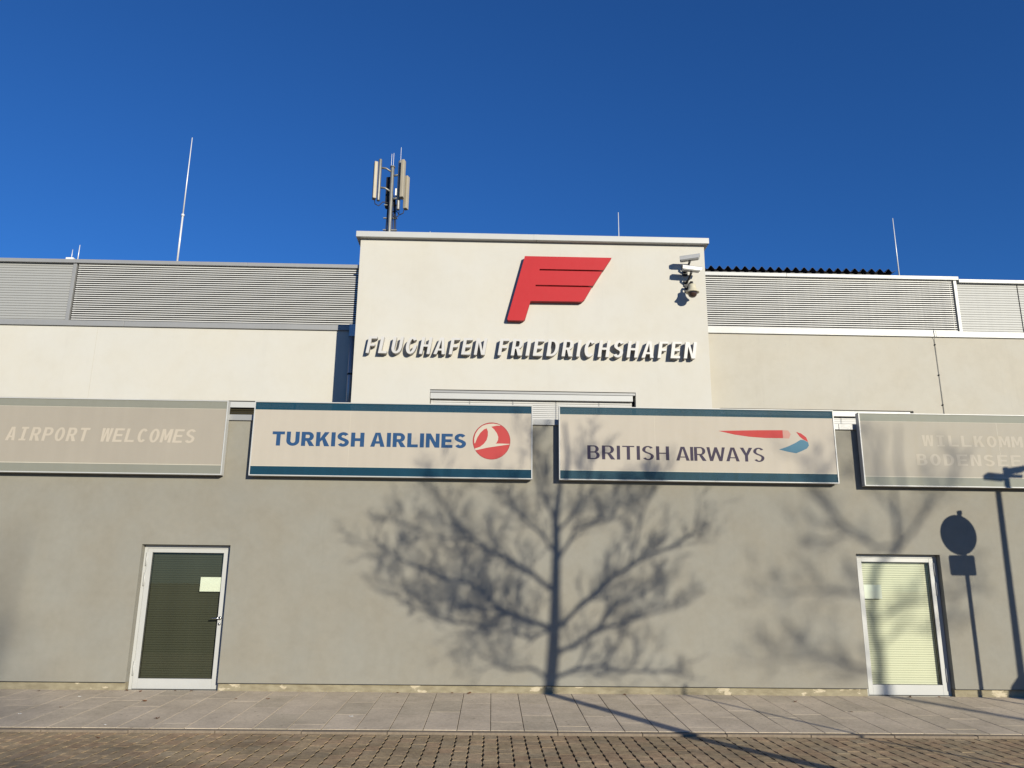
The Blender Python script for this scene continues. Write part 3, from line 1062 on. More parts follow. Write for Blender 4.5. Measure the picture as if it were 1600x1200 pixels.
# ------------------------------------------------------------------ advertising boards
BZ0, BZ1, BD = 3.178, 4.366, 0.145
def board(x0, x1, label, face, band, lines, z0=BZ0, z1=BZ1):
    bd = thing('advertising_board', label, 'sign', ((x0 + x1) / 2, 0, z0), 'boards along the top of the ground floor wall')
    X0, X1, H = x0 - (x0 + x1) / 2, x1 - (x0 + x1) / 2, z1 - z0
    f = 0.017
    yf = -BD
    def bxp(name, a, b_, c, d_, e, g, mat, bev=0):
        return box(name, a, b_, c, d_, e, g, mat, bd, bev)
    # frame: four mitred rails
    bxp('frame_rail', X0, X1, yf, -0.004 - 0.03, 0, f, 'alu_w', 0.004)
    bxp('frame_rail', X0, X1, yf, -0.034, H - f, H, 'alu_w', 0.004)
    bxp('frame_rail', X0 + .0005, X0 + f, yf + .0008, -0.034, f + .0005, H - f - .0005, 'alu_w')
    bxp('frame_rail', X1 - f, X1 - .0005, yf + .0008, -0.034, f + .0005, H - f - .0005, 'alu_w')
    # carrier behind the lower part
    bxp('carrier', X0 + 0.06, X1 - 0.06, -0.040, -0.001, 0.05, 0.80, 'black')
    y = yf + 0.010
    zb, zt = 0.150, H - 0.135
    bxp('face_panel', X0 + f, X1 - f, y, y + 0.006, zb + .012, zt - .006, face)
    bxp('colour_band', X0 + f, X1 - f, y, y + 0.006, f, zb, band)
    bxp('colour_band', X0 + f, X1 - f, y, y + 0.006, zt, H - f, band)
    bxp('pale_line', X0 + f, X1 - f, y - 0.0004, y + 0.006, zb + .0004, zb + .0116, lines)
    bxp('pale_line', X0 + f, X1 - f, y - 0.0004, y + 0.006, zt - .0056, zt - .0004, lines)
    for fx_ in (0.345, 0.66):
        xs_ = X0 + (X1 - X0) * fx_
        bxp('panel_seam', xs_, xs_ + 0.004, y - 0.0004, y - 0.0002, zb + .013, zt - .007, 'pr_line' if fx_ < .5 else face)
    return bd, y
def print_on(bd, y, name, loops, mat, lift=0.0015):
    cx, cz = bd.location.x, bd.location.z
    me = prism_curve([[(p[0] - cx, p[1] - cz) for p in l] for l in loops], 0.001)
    o = link(name, me, mat, bd)
    o.location = (0, y - lift, 0)
    return o
def text_on(bd, y, text, mat, h, x0, x1, z, **kw):
    for ch, loops in layout(text, h, x0, x1, **kw):
        print_on(bd, y, 'letter', [[(p[0], p[1] + z) for p in l] for l in loops], mat)

b1, y1 = board(-11.6, -4.228, 'faded beige board reading AIRPORT WELCOMES at the left edge', 'pr_faded', 'pr_sage', 'pr_line')
text_on(b1, y1, 'E AIRPORT WELCOMES', 'ink_pale', 0.215, -7.985, -4.715, 3.676, sv=.17, sh=.15, wid=.56, shear=0.16, mono=.72, space=.12)

b2, y2 = board(-3.81, 0.616, 'board with dark teal bands, blue TURKISH AIRLINES lettering and red disc', 'pr_beige', 'pr_teal', 'pr_line')
text_on(b2, y2, 'TURKISH', 'ink_blue', 0.226, -3.49, -2.045, 3.655, sv=.255, sh=.205, wid=.78, track=.12)
text_on(b2, y2, 'AIRLINES', 'ink_blue', 0.226, -1.947, -0.437, 3.659, sv=.255, sh=.205, wid=.78, track=.12)
cx_, cz_, rr_ = -0.034, 3.780, 0.298
def disc(r, n=56, cx=cx_, cz=cz_): return arc(cx, cz, r, r, 0, 360 - 360 / n, n - 1)
def uv(pts):  # picture coordinates of the disc (centre 720,663; radius 197) to metres
    return [(cx_ + (a - 720) / 197 * rr_, cz_ - (b_ - 663) / 197 * rr_) for a, b_ in pts]
print_on(b2, y2, 'disc', [disc(rr_), disc(rr_ * .972)], 'ink_redd')
print_on(b2, y2, 'disc', [disc(rr_ * .970)], 'ink_red')
print_on(b2, y2, 'bird', [uv([(553, 765), (545, 748), (600, 728), (640, 695), (668, 655), (680, 610), (680, 565), (668, 530), (640, 540), (600, 580), (570, 630), (548, 690), (540, 690), (538, 640), (550, 590), (580, 540), (620, 505), (655, 490), (690, 482),
                              (740, 478), (800, 490), (812, 499), (770, 500), (715, 512), (745, 540), (775, 580), (790, 620), (788, 650), (775, 680), (762, 690), (830, 690), (905, 692), (912, 697), (800, 715), (680, 735)])], 'ink_cream', 0.0032)
b3, y3 = board(1.037, 5.482, 'board with faded teal bands, dark BRITISH AIRWAYS lettering and ribbon', 'pr_beige', 'pr_teal2', 'pr_line')
text_on(b3, y3, 'BRITISH', 'ink_violet', 0.222, 1.487, 2.79, 3.512, sv=.185, sh=.085, wid=.70, track=.13)
text_on(b3, y3, 'AIRWAYS', 'ink_violet', 0.222, 2.90, 4.312, 3.510, sv=.185, sh=.085, wid=.70, track=.05)
def rb(pts):  # ribbon: metres from picture coordinates of the enlarged board
    return [(3.597 + (a - 900) * 0.003222, 3.999 - (b_ - 203) * 0.00335) for a, b_ in pts]
print_on(b3, y3, 'ribbon', [rb([(900, 203), (1000, 200), (1100, 197), (1222, 195), (1222, 234), (1130, 234), (1050, 229), (980, 220)])], 'ink_red')
print_on(b3, y3, 'ribbon', [rb([(1223, 195), (1250, 196), (1262, 214), (1252, 235), (1223, 234)])], 'ink_pink')
print_on(b3, y3, 'ribbon', [rb([(1290, 202), (1315, 210), (1338, 228), (1346, 250), (1322, 238), (1306, 225)])], 'ink_red')
print_on(b3, y3, 'ribbon', [rb([(1346, 252), (1349, 268), (1338, 282), (1310, 295), (1282, 306), (1240, 299), (1198, 289), (1240, 275), (1280, 257), (1310, 240), (1326, 242)])], 'ink_sky')
b4, y4 = board(5.885, 12.4, 'pale washed-out board reading WILLKOMMEN at the right edge', 'pr_faded2', 'pr_sage2', 'pr_line', BZ0 - 0.03, BZ1 - 0.03)
text_on(b4, y4, 'WILLKOMMEN', 'ink_faint', 0.178, 6.888, 8.93, 3.802, sv=.17, sh=.15, wid=.56, mono=.72)
text_on(b4, y4, 'BODENSEE AIRPORT', 'ink_faint', 0.182, 6.765, 10.17, 3.492, sv=.17, sh=.15, wid=.56, mono=.72, space=.12)

# ------------------------------------------------------------------ security cameras
def box_camera(x, z, yaw, pitch, label, armdx):
    t = thing('security_camera', label, 'camera', (x, YB, z), 'security cameras on the central block')
    hd = part_empty('housing', t)
    hd.location = (0, -0.24, 0)
    hd.rotation_euler = (0, pitch, yaw)
    bm = bmesh.new()
    box_bm(bm, -0.16, 0.145, -0.048, 0.048, -0.045, 0.035, 0.012)
    link('body', mesh_of(bm, 'body'), 'camgrey', hd)
    bm = bmesh.new()
    pr = [(-0.060, -0.030), (-0.060, 0.030), (-0.042, 0.050), (0.042, 0.050), (0.060, 0.030), (0.060, -0.030), (0.056, -0.030), (0.056, 0.029), (0.040, 0.046), (-0.040, 0.046), (-0.056, 0.029), (-0.056, -0.030)]
    A = [bm.verts.new((-0.175, a, b_)) for a, b_ in pr]
    B = [bm.verts.new((0.185 if b_ > 0 else 0.165, a, b_)) for a, b_ in pr]
    for i in range(len(pr)):
        bm.faces.new((A[i], A[(i + 1) % len(pr)], B[(i + 1) % len(pr)], B[i]))
    for i in range(5):
        j = 11 - i
        bm.faces.new((A[i], A[j], A[j - 1], A[i + 1])); bm.faces.new((B[i], B[i + 1], B[j - 1], B[j]))
    link('sun_shield', mesh_of(bm, 'sun_shield'), 'camgrey', hd)
    bm = bmesh.new()
    box_bm(bm, 0.1455, 0.150, -0.040, 0.040, -0.038, 0.028)
    link('front_glass', mesh_of(bm, 'front_glass'), 'black', hd)
    bm = bmesh.new()
    tube_bm(bm, [(0.0, -0.24, -0.05), (-0.01, -0.235, -0.085), (armdx * .6, -0.14, -0.15), (armdx, -0.03, -0.19)], [.022, .02, .018, .02], 10)
    link('arm', mesh_of(bm, 'arm', True), 'black', t)
    bm = bmesh.new()
    box_bm(bm, armdx - 0.045, armdx + 0.045, -0.025, -0.001, -0.25, -0.14, 0.004)
    link('wall_plate', mesh_of(bm, 'wall_plate'), 'black', t)
    return t
box_camera(3.50, 7.352, R(-14), R(-4), 'topmost box camera on the central block, right of the emblem', -0.04)
box_camera(3.52, 7.142, R(4), R(4), 'lower box camera just above the cream dome camera', -0.05)
dm = thing('dome_camera', 'cream dome camera with dark bubble below the two box cameras', 'camera', (3.52, YB, 6.72), 'security cameras on the central block')
lathe('cap', [(0.0, 0.135), (0.035, 0.133), (0.062, 0.12), (0.068, 0.06), (0.085, 0.02), (0.118, -0.02), (0.122, -0.03), (0.112, -0.032), (0.0, -0.028)], (0, -0.24, 0), 'cream_pl', dm)
bub = NT('dome_bubble'); bub.col((0.05, 0.03, 0.025)); bub.set(0.06, 0, 0.6)
MT['bubble'] = bub.m
lathe('bubble', [(0.082, -0.033), (0.080, -0.06), (0.066, -0.095), (0.04, -0.117), (0.0, -0.125)], (0, -0.24, 0), 'bubble', dm)
bm = bmesh.new()
tube_bm(bm, [(0, -0.24, 0.13), (0, -0.235, 0.17), (-0.01, -0.19, 0.19), (-0.03, -0.02, 0.12)], [.022, .022, .02, .022], 10)
link('arm', mesh_of(bm, 'arm', True), 'black', dm)
bm = bmesh.new()
box_bm(bm, -0.075, 0.015, -0.02, -0.001, 0.05, 0.18, 0.004)
link('wall_plate', mesh_of(bm, 'wall_plate'), 'black', dm)

# ------------------------------------------------------------------ mobile phone mast
ms = thing('antenna_mast', 'rooftop phone antenna mast with cream panels behind the central block', 'antenna', (-2.25, 2.8, 6.0))
ms.scale = (0.86, 1, 1)
def mp(name, x, z0, z1, r, mat, y=0.0, n=12):
    return tube(name, [(x + 2.25, y, z0 - 6), (x + 2.25, y, z0 - 6 + .012), (x + 2.25, y, z1 - 6 - .012), (x + 2.25, y, z1 - 6)], [r * .9, r, r, r * .9], mat, ms, n)
mp('pole', -2.25, 6.0, 10.17, 0.047, 'zinc')
mp('pole_top', -2.25, 10.171, 10.20, 0.065, 'zinc')
mp('side_pole', -2.55, 9.37, 10.33, 0.042, 'zinc', -0.05)
mp('side_pole', -2.06, 9.17, 10.30, 0.045, 'zinc', -0.05)
def antenna(x, z0, z1, wd, dp, y, rz, mat='panel'):
    bm = bmesh.new()
    box_bm(bm, -wd / 2, wd / 2, -dp / 2, dp / 2, 0, z1 - z0, 0.02)
    o = link('panel_antenna', mesh_of(bm, 'panel_antenna'), mat, ms)
    o.location = (x + 2.25, y, z0 - 6)
    o.rotation_euler = (0, 0, rz)
antenna(-2.665, 9.43, 10.29, 0.09, 0.13, 0.0, R(20))
antenna(-1.965, 9.40, 10.27, 0.09, 0.12, -0.14, R(-15))
antenna(-1.885, 9.22, 9.98, 0.10, 0.12, 0.02, R(-25))
antenna(-2.355, 9.30, 10.02, 0.11, 0.10, 0.16, R(170), 'corr')
bm = bmesh.new()
for z in (10.06, 9.60):
    tube_bm(bm, [(0.0, 0, z - 6), (-0.15, -0.02, z - 6.02 + .1), (-0.30, -0.05, z - 6 + .08)], .022, 8)
for z in (9.98, 9.44):
    tube_bm(bm, [(0.0, 0, z - 6), (0.19, -0.05, z - 6.0)], .024, 8)
tube_bm(bm, [(0.19, -0.05, 3.44), (0.36, 0.02, 3.44)], .02, 8)
link('bracket', mesh_of(bm, 'bracket', True), 'zinc', ms)
rc = random.Random(3)
for sx, x_, z_ in ((-1, -0.40, 3.42), (1, 0.34, 3.22), (1, 0.22, 3.15), (1, 0.2, 3.62)):
    tube('cable', [(x_, -0.02, z_), (x_ - 0.02 * sx, -0.03, z_ - 0.11), (x_ - 0.11 * sx, -0.02, z_ - 0.15), (x_ - .2 * sx, 0.02, z_ - 0.04), (0.04 * sx, 0.05, z_ - 0.05)], .011, 'black', ms, 6)
for k in range(6):
    x_ = (-0.10, -0.075, 0.07, 0.095, 0.12, 0.145)[k]
    tube('cable', [(x_, 0.06 + .01 * (k % 2), 0.0), (x_ + rc.uniform(-.01, .01), 0.06, 1.8), (x_ + rc.uniform(-.01, .01), 0.06, 2.8), (x_ * .7, 0.05, 3.45)], .011, 'black', ms, 6)
for z in (2.75, 3.02, 3.32):
    bm = bmesh.new()
    box_bm(bm, -0.17, 0.17, 0.049, 0.085, z, z + .022)
    link('cable_clamp', mesh_of(bm, 'cable_clamp'), 'zinc', ms)
bm = bmesh.new()
box_bm(bm, 0.10, 0.14, -0.06, -0.02, 3.50, 3.66, 0.006)
link('connector', mesh_of(bm, 'connector'), 'litter', ms)
for x_, z0_, z1_ in ((-2.285, 10.19, 10.50), (-2.235, 10.19, 10.52), (-2.06, 10.30, 10.66)):
    mp('tip_rod', x_, z0_, z1_, 0.006, 'rod', 0.0, 6)

# ------------------------------------------------------------------ lightning rods
def rod(x, y, z0, z1, label, r=0.014, joint=None, foot=False, lean=0.0):
    t = thing('lightning_rod', label, 'rod', (x, y, z0), 'lightning rods on the roof')
    H = z1 - z0
    if joint:
        tube('lower_tube', [(0, 0, 0), (lean * joint, 0, joint)], r, 'rod', t, 8)
        tube('joint', [(lean * joint, 0, joint), (lean * joint, 0, joint + .05)], r * 1.7, 'rod', t, 8)
        tube('tip', [(lean * joint, 0, joint + .05), (lean * H, 0, H)], [r * .75, r * .45], 'rod', t, 8)
    else:
        tube('tip', [(0, 0, 0), (lean * H, 0, H)], [r, r * .6], 'rod', t, 8)
    if foot:
        bm = bmesh.new()
        box_bm(bm, -0.085, 0.085, -0.08, 0.08, -0.02, 0.03, 0.008)
        link('foot', mesh_of(bm, 'foot'), 'litter', t)
    return t
rod(-7.229, 4.4, 8.53, 11.73, 'tall jointed lightning rod above the left louvres', 0.022, 1.18)
rod(-9.60, 4.4, 8.585, 8.835, 'shortest lightning rod on a white foot at the left roof end', 0.010, None, True)
rod(-9.455, 4.4, 8.53, 8.95, 'short lightning rod beside the one with white foot', 0.013)
rod(2.456, 2.2, 7.4, 8.945, 'thin lightning rod rising behind the central block cap', 0.012)
rod(9.35, 4.5, 8.53, 10.09, 'lightning rod beside the corrugated canopy end', 0.015)
rod(-1.345, 2.2, 7.4, 8.44, 'tiny rod tip peeping over the block cap near the mast', 0.010)

# lightning conductor on the right wall
lc = thing('lightning_conductor', 'thin wire with round clips down the right cream wall', 'wire', (8.12, YRW, 4.1))
tube('wire', [(0.02, -0.012, 0.0), (0.012, -0.012, 1.2), (0.0, -0.012, 1.96), (-0.004, -0.042, 2.01), (-0.008, -0.045, 2.14)], 0.0045, 'zinc', lc, 6)
for z in (0.72, 1.28, 1.86):
    tube('clip', [(0.012 - .006 * z, -0.0005, z), (0.012 - .006 * z, -0.020, z)], 0.013, 'black', lc, 10)

# ------------------------------------------------------------------ trees, posts and signs behind the viewer (their shadows fall on the wall)
def sh3(xw, zw, q):
    """point at depth q in front of the wall whose shadow meets the wall at (xw, zw)"""
    return Vector((xw + ST * q, -q, zw + SK * q))

class Wood:
    def __init__(s, seed):
        s.r = random.Random(seed)
        s.trunk = bmesh.new()
        s.crown = bmesh.new()
    def rv(s):
        while True:
            v = Vector((s.r.uniform(-1, 1), s.r.uniform(-1, 1), s.r.uniform(-1, 1)))
            if .1 < v.length < 1:
                return v.normalized()
    def twig(s, p, d, L, rad, lvl):
        n = 4 if lvl > 0 else 3
        pts = [p.copy()]
        dd = d.normalized()
        for i in range(n):
            dd = (dd + s.rv() * .22 + Vector((0, 0, .10))).normalized()
            pts.append(pts[-1] + dd * L / n)
        tube_bm(s.crown, pts, [rad * (1 - .72 * i / n) for i in range(n + 1)], 3 if lvl == 0 else 4, False)
        if lvl > 0:
            k = s.r.randint(4, 6)
            for j in range(k):
                f = s.r.uniform(.2, 1.0)
                i = min(int(f * n), n - 1)
                q = pts[i].lerp(pts[i + 1], f * n - i)
                nd = (dd * .95 + s.rv() * .75 + Vector((0, 0, .18))).normalized()
                s.twig(q, nd, L * s.r.uniform(.35, .62), max(rad * .55, .0036), lvl - 1)
    def limb(s, pts, r0, r1, dens=5.5, tw=.62, start=.12):
        # smooth the traced polyline a little
        P = []
        for i in range(len(pts) - 1):
            a, b = pts[i], pts[i + 1]
            for k in range(3):
                P.append(a.lerp(b, k / 3) + (s.rv() * .018 if i or k else Vector()))
        P.append(pts[-1])
        n = len(P)
        rad = [r0 + (r1 - r0) * i / (n - 1) for i in range(n)]
        rad = [r_ * .72 for r_ in rad]
        tube_bm(s.crown, P, rad, 6, True)
        tot = sum((P[i + 1] - P[i]).length for i in range(n - 1))
        cnt = int(tot * dens * 2.1)
        for c in range(cnt):
            f = start + (1 - start) * (c + s.r.random()) / cnt
            i = min(int(f * (n - 1)), n - 2)
            q = P[i].lerp(P[i + 1], f * (n - 1) - i)
            d = (P[i + 1] - P[i]).normalized()
            nd = (d * .9 + s.rv() * .85 + Vector((0, 0, .25))).normalized()
            s.twig(q, nd, tw * s.r.uniform(.55, 1.25) * (1.1 - .35 * f), max(rad[i] * .36, .0056), 2)
    def finish(s, name, label, base):
        t = thing(name, label, 'tree', base)
        for nm, bmx in (('trunk', s.trunk), ('crown', s.crown)):
            o = link(nm, mesh_of(bmx, nm, True), 'bark', t)
            o.matrix_parent_inverse = Matrix.Translation(base).inverted()
        return t

def traced(wood, pts, q0, dq, r0, r1, **kw):
    n = len(pts)
    P = [sh3(x, z, q0 + dq * (i / max(n - 1, 1))) for i, (x, z) in enumerate(pts)]
    wood.limb(P, r0, r1, **kw)

# first tree
Q1 = 10.4
w1 = Wood(11)
tb = sh3(.90, 0, Q1)
gz = ROAD
tr = [(.90, .05), (.95, .56), (.968, .94), (.988, 1.6), (1.0, 2.15), (.99, 2.6), (1.05, 3.0), (1.10, 3.47), (1.05, 4.05)]
TP = [Vector((sh3(tr[0][0], 0, Q1).x - .05, -Q1, gz - .1))] + [sh3(a, b_, Q1) for a, b_ in tr]
tube_bm(w1.trunk, TP, [.12, .088, .084, .076, .066, .056, .046, .036, .026, .014], 12)
for pts, dq, r0, r1, kw in (
    ([(.93, .91), (.567, 1.04), (.2, 1.18), (-.06, 1.39), (-.32, 1.58), (-.764, 1.65), (-1.33, 1.91), (-1.86, 2.25)], -.9, .058, .012, dict(dens=6.5)),
    ([(.2, 1.11), (-.125, .966), (-.636, 1.05), (-1.19, 1.24)], -.7, .035, .010, dict(dens=7)),
    ([(.35, 1.10), (.0, 1.22), (-.30, 1.20), (-.75, 1.35), (-1.35, 1.50), (-1.75, 1.62)], .9, .035, .009, dict(dens=7)),
    ([(.97, 1.47), (.637, 1.72), (.338, 1.93), (.04, 2.04), (-.26, 2.25), (-.606, 2.54), (-.843, 2.91), (-1.0, 3.2)], .8, .050, .012, {}),
    ([(-.26, 2.25), (-.62, 2.25), (-1.0, 2.30), (-1.45, 2.55)], .5, .026, .008, dict(dens=7)),
    ([(.98, .91), (1.374, 1.30), (1.75, 1.62), (2.277, 1.95), (2.886, 2.22), (3.2, 2.42)], -.8, .054, .012, {}),
    ([(.967, .60), (1.22, .666), (1.625, .913), (2.1, 1.06), (2.55, 1.17), (2.89, 1.31)], .9, .050, .012, {}),
    ([(.93, .22), (1.255, .34), (1.65, .412), (1.98, .33), (2.485, .334), (2.95, .27)], -.6, .046, .014, dict(dens=6)),
    ([(.90, .185), (.643, .353), (.355, .333), (.066, .416), (-.29, .277)], .7, .036, .010, dict(dens=5)),
    ([(1.0, 1.87), (1.31, 2.42), (1.88, 2.61), (1.96, 2.8), (2.16, 3.1)], .6, .036, .010, {}),
    ([(2.124, 1.84), (2.29, 2.47), (2.455, 2.88), (2.58, 3.19)], .4, .026, .008, {}),
    ([(.968, .94), (.604, .764), (.349, .90), (-.1, .82)], -.6, .034, .010, dict(dens=5)),
    ([(.99, 2.05), (.709, 2.41), (.406, 2.7), (.137, 3.08)], -.5, .034, .010, {}),
    ([(1.0, 2.3), (1.3, 2.75), (1.45, 3.2), (1.5, 3.7)], -.5, .032, .010, {}),
    ([(1.0, 2.5), (.75, 3.0), (.6, 3.5), (.55, 3.9)], .6, .030, .010, {}),
    ([(1.62, .9), (1.95, 1.3), (2.3, 1.45), (2.7, 1.75)], .4, .026, .008, {}),
):
    traced(w1, pts, Q1, dq, r0, r1, **kw)
w1.finish('bare_tree', 'bare leafless tree casting the broad branching shadow between boards and pavement', (TP[0].x, TP[0].y, gz))

# second tree, farther off, softer shadow
Q2 = 18.0
w2 = Wood(23)
tr = [(6.08, .07), (6.11, .67), (6.055, 1.02), (6.10, 1.65), (6.22, 2.02), (6.39, 2.2), (6.396, 2.6), (6.40, 3.17), (6.39, 3.6), (6.45, 4.1)]
TP = [Vector((sh3(tr[0][0], 0, Q2).x - .03, -Q2, gz - .1))] + [sh3(a, b_, Q2) for a, b_ in tr]
tube_bm(w2.trunk, TP, [.10, .075, .07, .066, .06, .05, .042, .034, .026, .018, .010], 10)
for pts, dq, r0, r1, kw in (
    ([(6.44, 2.25), (6.70, 2.52), (6.98, 2.9), (7.17, 3.14), (7.35, 3.5)], .6, .045, .012, {}),
    ([(6.39, 2.21), (6.04, 2.2), (5.6, 2.5), (5.21, 2.96), (5.11, 3.16), (4.95, 3.5)], -.6, .045, .012, {}),
    ([(5.6, 2.39), (5.27, 2.31), (4.85, 2.34)], .4, .032, .010, {}),
    ([(6.05, 1.1), (5.736, 1.46), (5.36, 1.56), (4.55, 1.48), (4.18, 1.55)], .7, .042, .012, {}),
    ([(6.07, .31), (5.7, .38), (5.125, .587), (4.48, .51), (4.26, .58)], -.7, .042, .012, dict(dens=4.8)),
    ([(6.08, 1.1), (6.5, 1.39), (7.12, 1.47), (7.52, 1.59)], .5, .036, .010, {}),
    ([(6.08, .74), (6.53, 1.03), (6.95, 1.0)], -.5, .032, .009, {}),
    ([(6.38, 2.7), (6.1, 3.2), (5.9, 3.7)], .3, .026, .009, {}),
):
    traced(w2, pts, Q2, dq, r0 * .9, r1, **{'dens': 4.2, **kw})
w2.finish('young_tree', 'young bare tree casting the blurred shadow over the right door', (TP[0].x, TP[0].y, gz))

# third tree far behind: very soft shade at the left end
Q3 = 60.0
w3 = Wood(37)
tr = [(-7.6, -2.0), (-7.5, -.4), (-7.45, .6), (-7.4, 1.6), (-7.3, 2.4)]
TP = [Vector((sh3(tr[0][0], 0, Q3).x, -Q3, gz - .1))] + [sh3(a, b_, Q3) for a, b_ in tr]
tube_bm(w3.trunk, TP, [.16, .11, .09, .07, .05, .03], 10)
for pts, dq, r0, r1, kw in (
    ([(-7.5, -.4), (-7.0, .0), (-6.5, .15), (-5.9, .3)], .8, .06, .015, dict(dens=3, tw=.8)),
    ([(-7.4, 1.0), (-7.0, 1.3), (-6.7, 1.5)], .6, .04, .012, dict(dens=3, tw=.7)),
    ([(-7.5, -.5), (-8.1, .1), (-8.6, .4)], -.5, .06, .015, dict(dens=2.5, tw=.8)),
    ([(-7.4, 1.4), (-7.9, 1.9), (-8.3, 2.4)], -.5, .05, .012, dict(dens=2.5, tw=.8)),
    ([(-7.6, -1.2), (-6.9, -.9), (-6.1, -.8), (-5.2, -.7)], .5, .06, .015, dict(dens=3, tw=.9)),
    ([(-7.6, -1.0), (-8.2, -.8), (-9.0, -.6)], .5, .06, .015, dict(dens=3, tw=.9)),
):
    traced(w3, [(x_ - .7, z_ - .9) for x_, z_ in pts], Q3, dq, r0, r1, **kw)
w3.finish('distant_tree', 'farther bare tree softly shading the left end of the pavement', (TP[0].x, TP[0].y, gz))

# traffic sign
QS = 2.2
zS = PS * -QS
sg = thing('traffic_sign', 'round traffic sign with small plate on a post, its sharp shadow beside right door', 'sign', (7.427 + ST * QS, -QS, zS))
oz = SK * QS - zS
tube('post', [(0, 0, -0.3), (0, 0, 2.735 + oz)], 0.030, 'zinc', sg, 12)
cxs = -0.035
tube('post_cap', [(0, 0, 2.7355 + oz), (0, 0, 2.785 + oz)], 0.038, 'black', sg, 12)
me = prism_curve([arc(0, 0, .312, .312, 0, 352, 44)], 0.006)
o = link('disc', me, 'zinc', sg)
o.location = (cxs, -0.045, 2.425 + oz)
o.rotation_euler = (0, 0, R(-7))
bm = bmesh.new()
bm.free()
def rounded(hw, hh, r):
    return arc(hw - r, hh - r, r, r, 0, 90, 5) + arc(-hw + r, hh - r, r, r, 90, 180, 5) + arc(-hw + r, -hh + r, r, r, 180, 270, 5) + arc(hw - r, -hh + r, r, r, 270, 360, 5)
o = link('plate', prism_curve([rounded(.205, .155, .03)], .006), 'zinc', sg)
o.location = (cxs + .005, -.045, 1.955 + oz)
o.rotation_euler = (0, 0, 0)
for z in (2.55, 2.28, 2.03, 1.88):
    tube('clamp', [(0, -0.040, z + oz - .018), (0, -0.040, z + oz + .018)], 0.012, 'steel', sg, 8)

# lamp post with two small heads
QL = 4.2
zl = ROAD
lp = thing('lamp_post', 'slim post with two small heads, its shadow crossing the rightmost board', 'lamp', (8.06 + ST * QL, -QL, zl))
oz = SK * QL - zl
tube('post', [(0, 0, -0.2), (0, 0, 1.2), (.045, 0, 3.43 + oz)], [.062, .055, .042], 'zinc', lp, 14)
bm = bmesh.new()
box_bm(bm, -0.30, 0.30, -.02, .02, 3.27 + oz, 3.315 + oz)
link('cross_arm', mesh_of(bm, 'cross_arm'), 'zinc', lp)
for sx, dz, rot in ((-1, -.01, 5), (1, .10, -10)):
    bm = bmesh.new()
    box_bm(bm, -.15, .15, -.10, .06, -.04, .04, .012)
    o = link('lamp_head', mesh_of(bm, 'lamp_head'), 'camgrey', lp)
    o.location = (.05 + sx * .17, -.02, 3.30 + dz + oz)
    o.rotation_euler = (0, R(rot), 0)

# litter bin at the foot of the lamp post
QB = 4.0
bn = thing('litter_bin', 'round-topped bin, its shadow lump at the lower right wall corner', 'bin', (8.17 + ST * QB, -QB, ROAD))
H = .33 + SK * QB - ROAD
lathe('body', [(0, 0), (.24, 0), (.26, .04), (.27, H * .75), (.0, H * .75)], (0, 0, 0), 'zinc', bn)
lathe('lid', [(.29, H * .75 + .001), (.29, H * .82), (.25, H * .92), (.16, H * .98), (0, H)], (0, 0, 0), 'zinc', bn)

# slender stake
QK = 9.0
st = thing('slender_post', 'slender post casting the thin shadow line across paving right of centre', 'post', (2.93 + ST * QK, -QK, ROAD))
tube('shaft', [(0, 0, -.1), (0, 0, .12 + SK * QK - ROAD)], .026, 'zinc', st, 10)
tube('top_cap', [(0, 0, .1205 + SK * QK - ROAD), (0, 0, .15 + SK * QK - ROAD)], .030, 'black', st, 10)

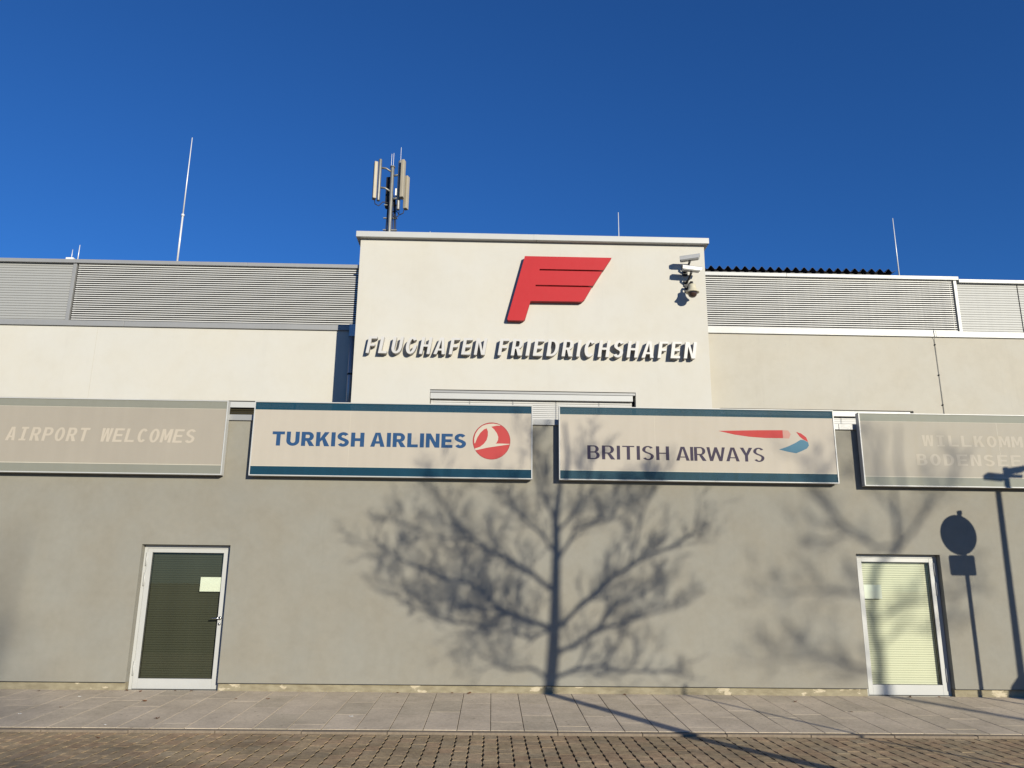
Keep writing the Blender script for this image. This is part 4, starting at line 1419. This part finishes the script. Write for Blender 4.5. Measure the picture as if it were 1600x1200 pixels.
# ------------------------------------------------------------------ fallen leaves and scraps
rl = random.Random(8)
def leaf_mesh(seed, s):
    r_ = random.Random(seed)
    b = bmesh.new()
    n = 9
    vs_ = []
    for i in range(n):
        a = 2 * math.pi * i / n
        rr = s * (1.0 if i % 2 == 0 else .55) * r_.uniform(.75, 1.15)
        vs_.append(b.verts.new((rr * math.cos(a), rr * .75 * math.sin(a), r_.uniform(0.002, .022) * s / .05)))
    c = b.verts.new((0, 0, 0.001))
    for i in range(n):
        b.faces.new((c, vs_[i], vs_[(i + 1) % n]))
    return mesh_of(b, 'leaf')
leaf_spots = [(-6.55, -.12), (-5.62, -1.30), (-4.72, -.85), (-5.1, -.1), (-4.62, -.03), (-4.38, -.03), (-3.55, -.62), (-3.1, -.6), (-6.1, -1.9), (-4.1, -1.95), (-5.33, -.03),
              (-1.35, -.04), (-.55, -.03), (-.3, -.05), (4.4, -.5), (6.3, -.05), (6.75, -.04), (5.55, -2.9), (-4.35, -2.95), (2.0, -.05), (6.6, -2.75), (4.9, -1.2)]
LEAF = ['brown leaf against the peeling plinth at the far left',
        'brown leaf in mid pavement left of the left door',
        'reddish leaf on the pavement in front of the left door',
        'brown leaf at the sill under the left door pane',
        'dark leaf at the middle of the left door sill',
        'dark leaf at the handle side of the left door sill',
        'brown leaf right of the left door, nearer the door',
        'brown leaf right of the left door, farther from door',
        'brown leaf near the kerb at the far left',
        'brown leaf near the kerb below the left door',
        'leaf at the hinge side of the left door sill',
        'leaf at the plinth left of the big tree shadow, leftmost of three',
        'leaf at the plinth left of the big tree shadow, middle of three',
        'leaf at the plinth beside the big tree shadow, rightmost of three',
        'brown leaf on the pavement left of the right door',
        'dark leaf at the middle of the right door sill',
        'dark leaf at the hinge side of the right door sill',
        'brown leaf on the road blocks below the right door',
        'large brown leaf on the road blocks below the left door',
        'leaf at the plinth right of the tree trunk shadow',
        'reddish leaf on the road by the kerb at far right',
        'brown leaf in mid pavement left of the right door']
SCRAP = ['white scrap on the pavement left of the left door, near the wall',
         'white scrap on the pavement at far left, near the kerb',
         'white scrap beside the kerb below the left door',
         'white scrap on the pavement left of the tree trunk shadow']
for i, (x, y) in enumerate(leaf_spots):
    o = link('fallen_leaf', leaf_mesh(i, rl.uniform(.028, .055)), 'leaf')
    zz = PS * y if y > KERB0 else ROAD
    o.location = (x, y, zz + .004)
    o.rotation_euler = (rl.uniform(-.2, .2), rl.uniform(-.2, .2), rl.uniform(0, 6))
    tag(o, LEAF[i], 'leaf', 'fallen leaves on the paving')
for i, (x, y) in enumerate(((-5.75, -.55), (-5.9, -1.75), (-4.55, -2.35), (-1.75, -1.75))):
    o = link('paper_scrap', leaf_mesh(100 + i, .028), 'litter')
    o.location = (x, y, (PS * y if y > KERB0 else ROAD) + .004)
    tag(o, SCRAP[i], 'litter', 'white scraps on the pavement')
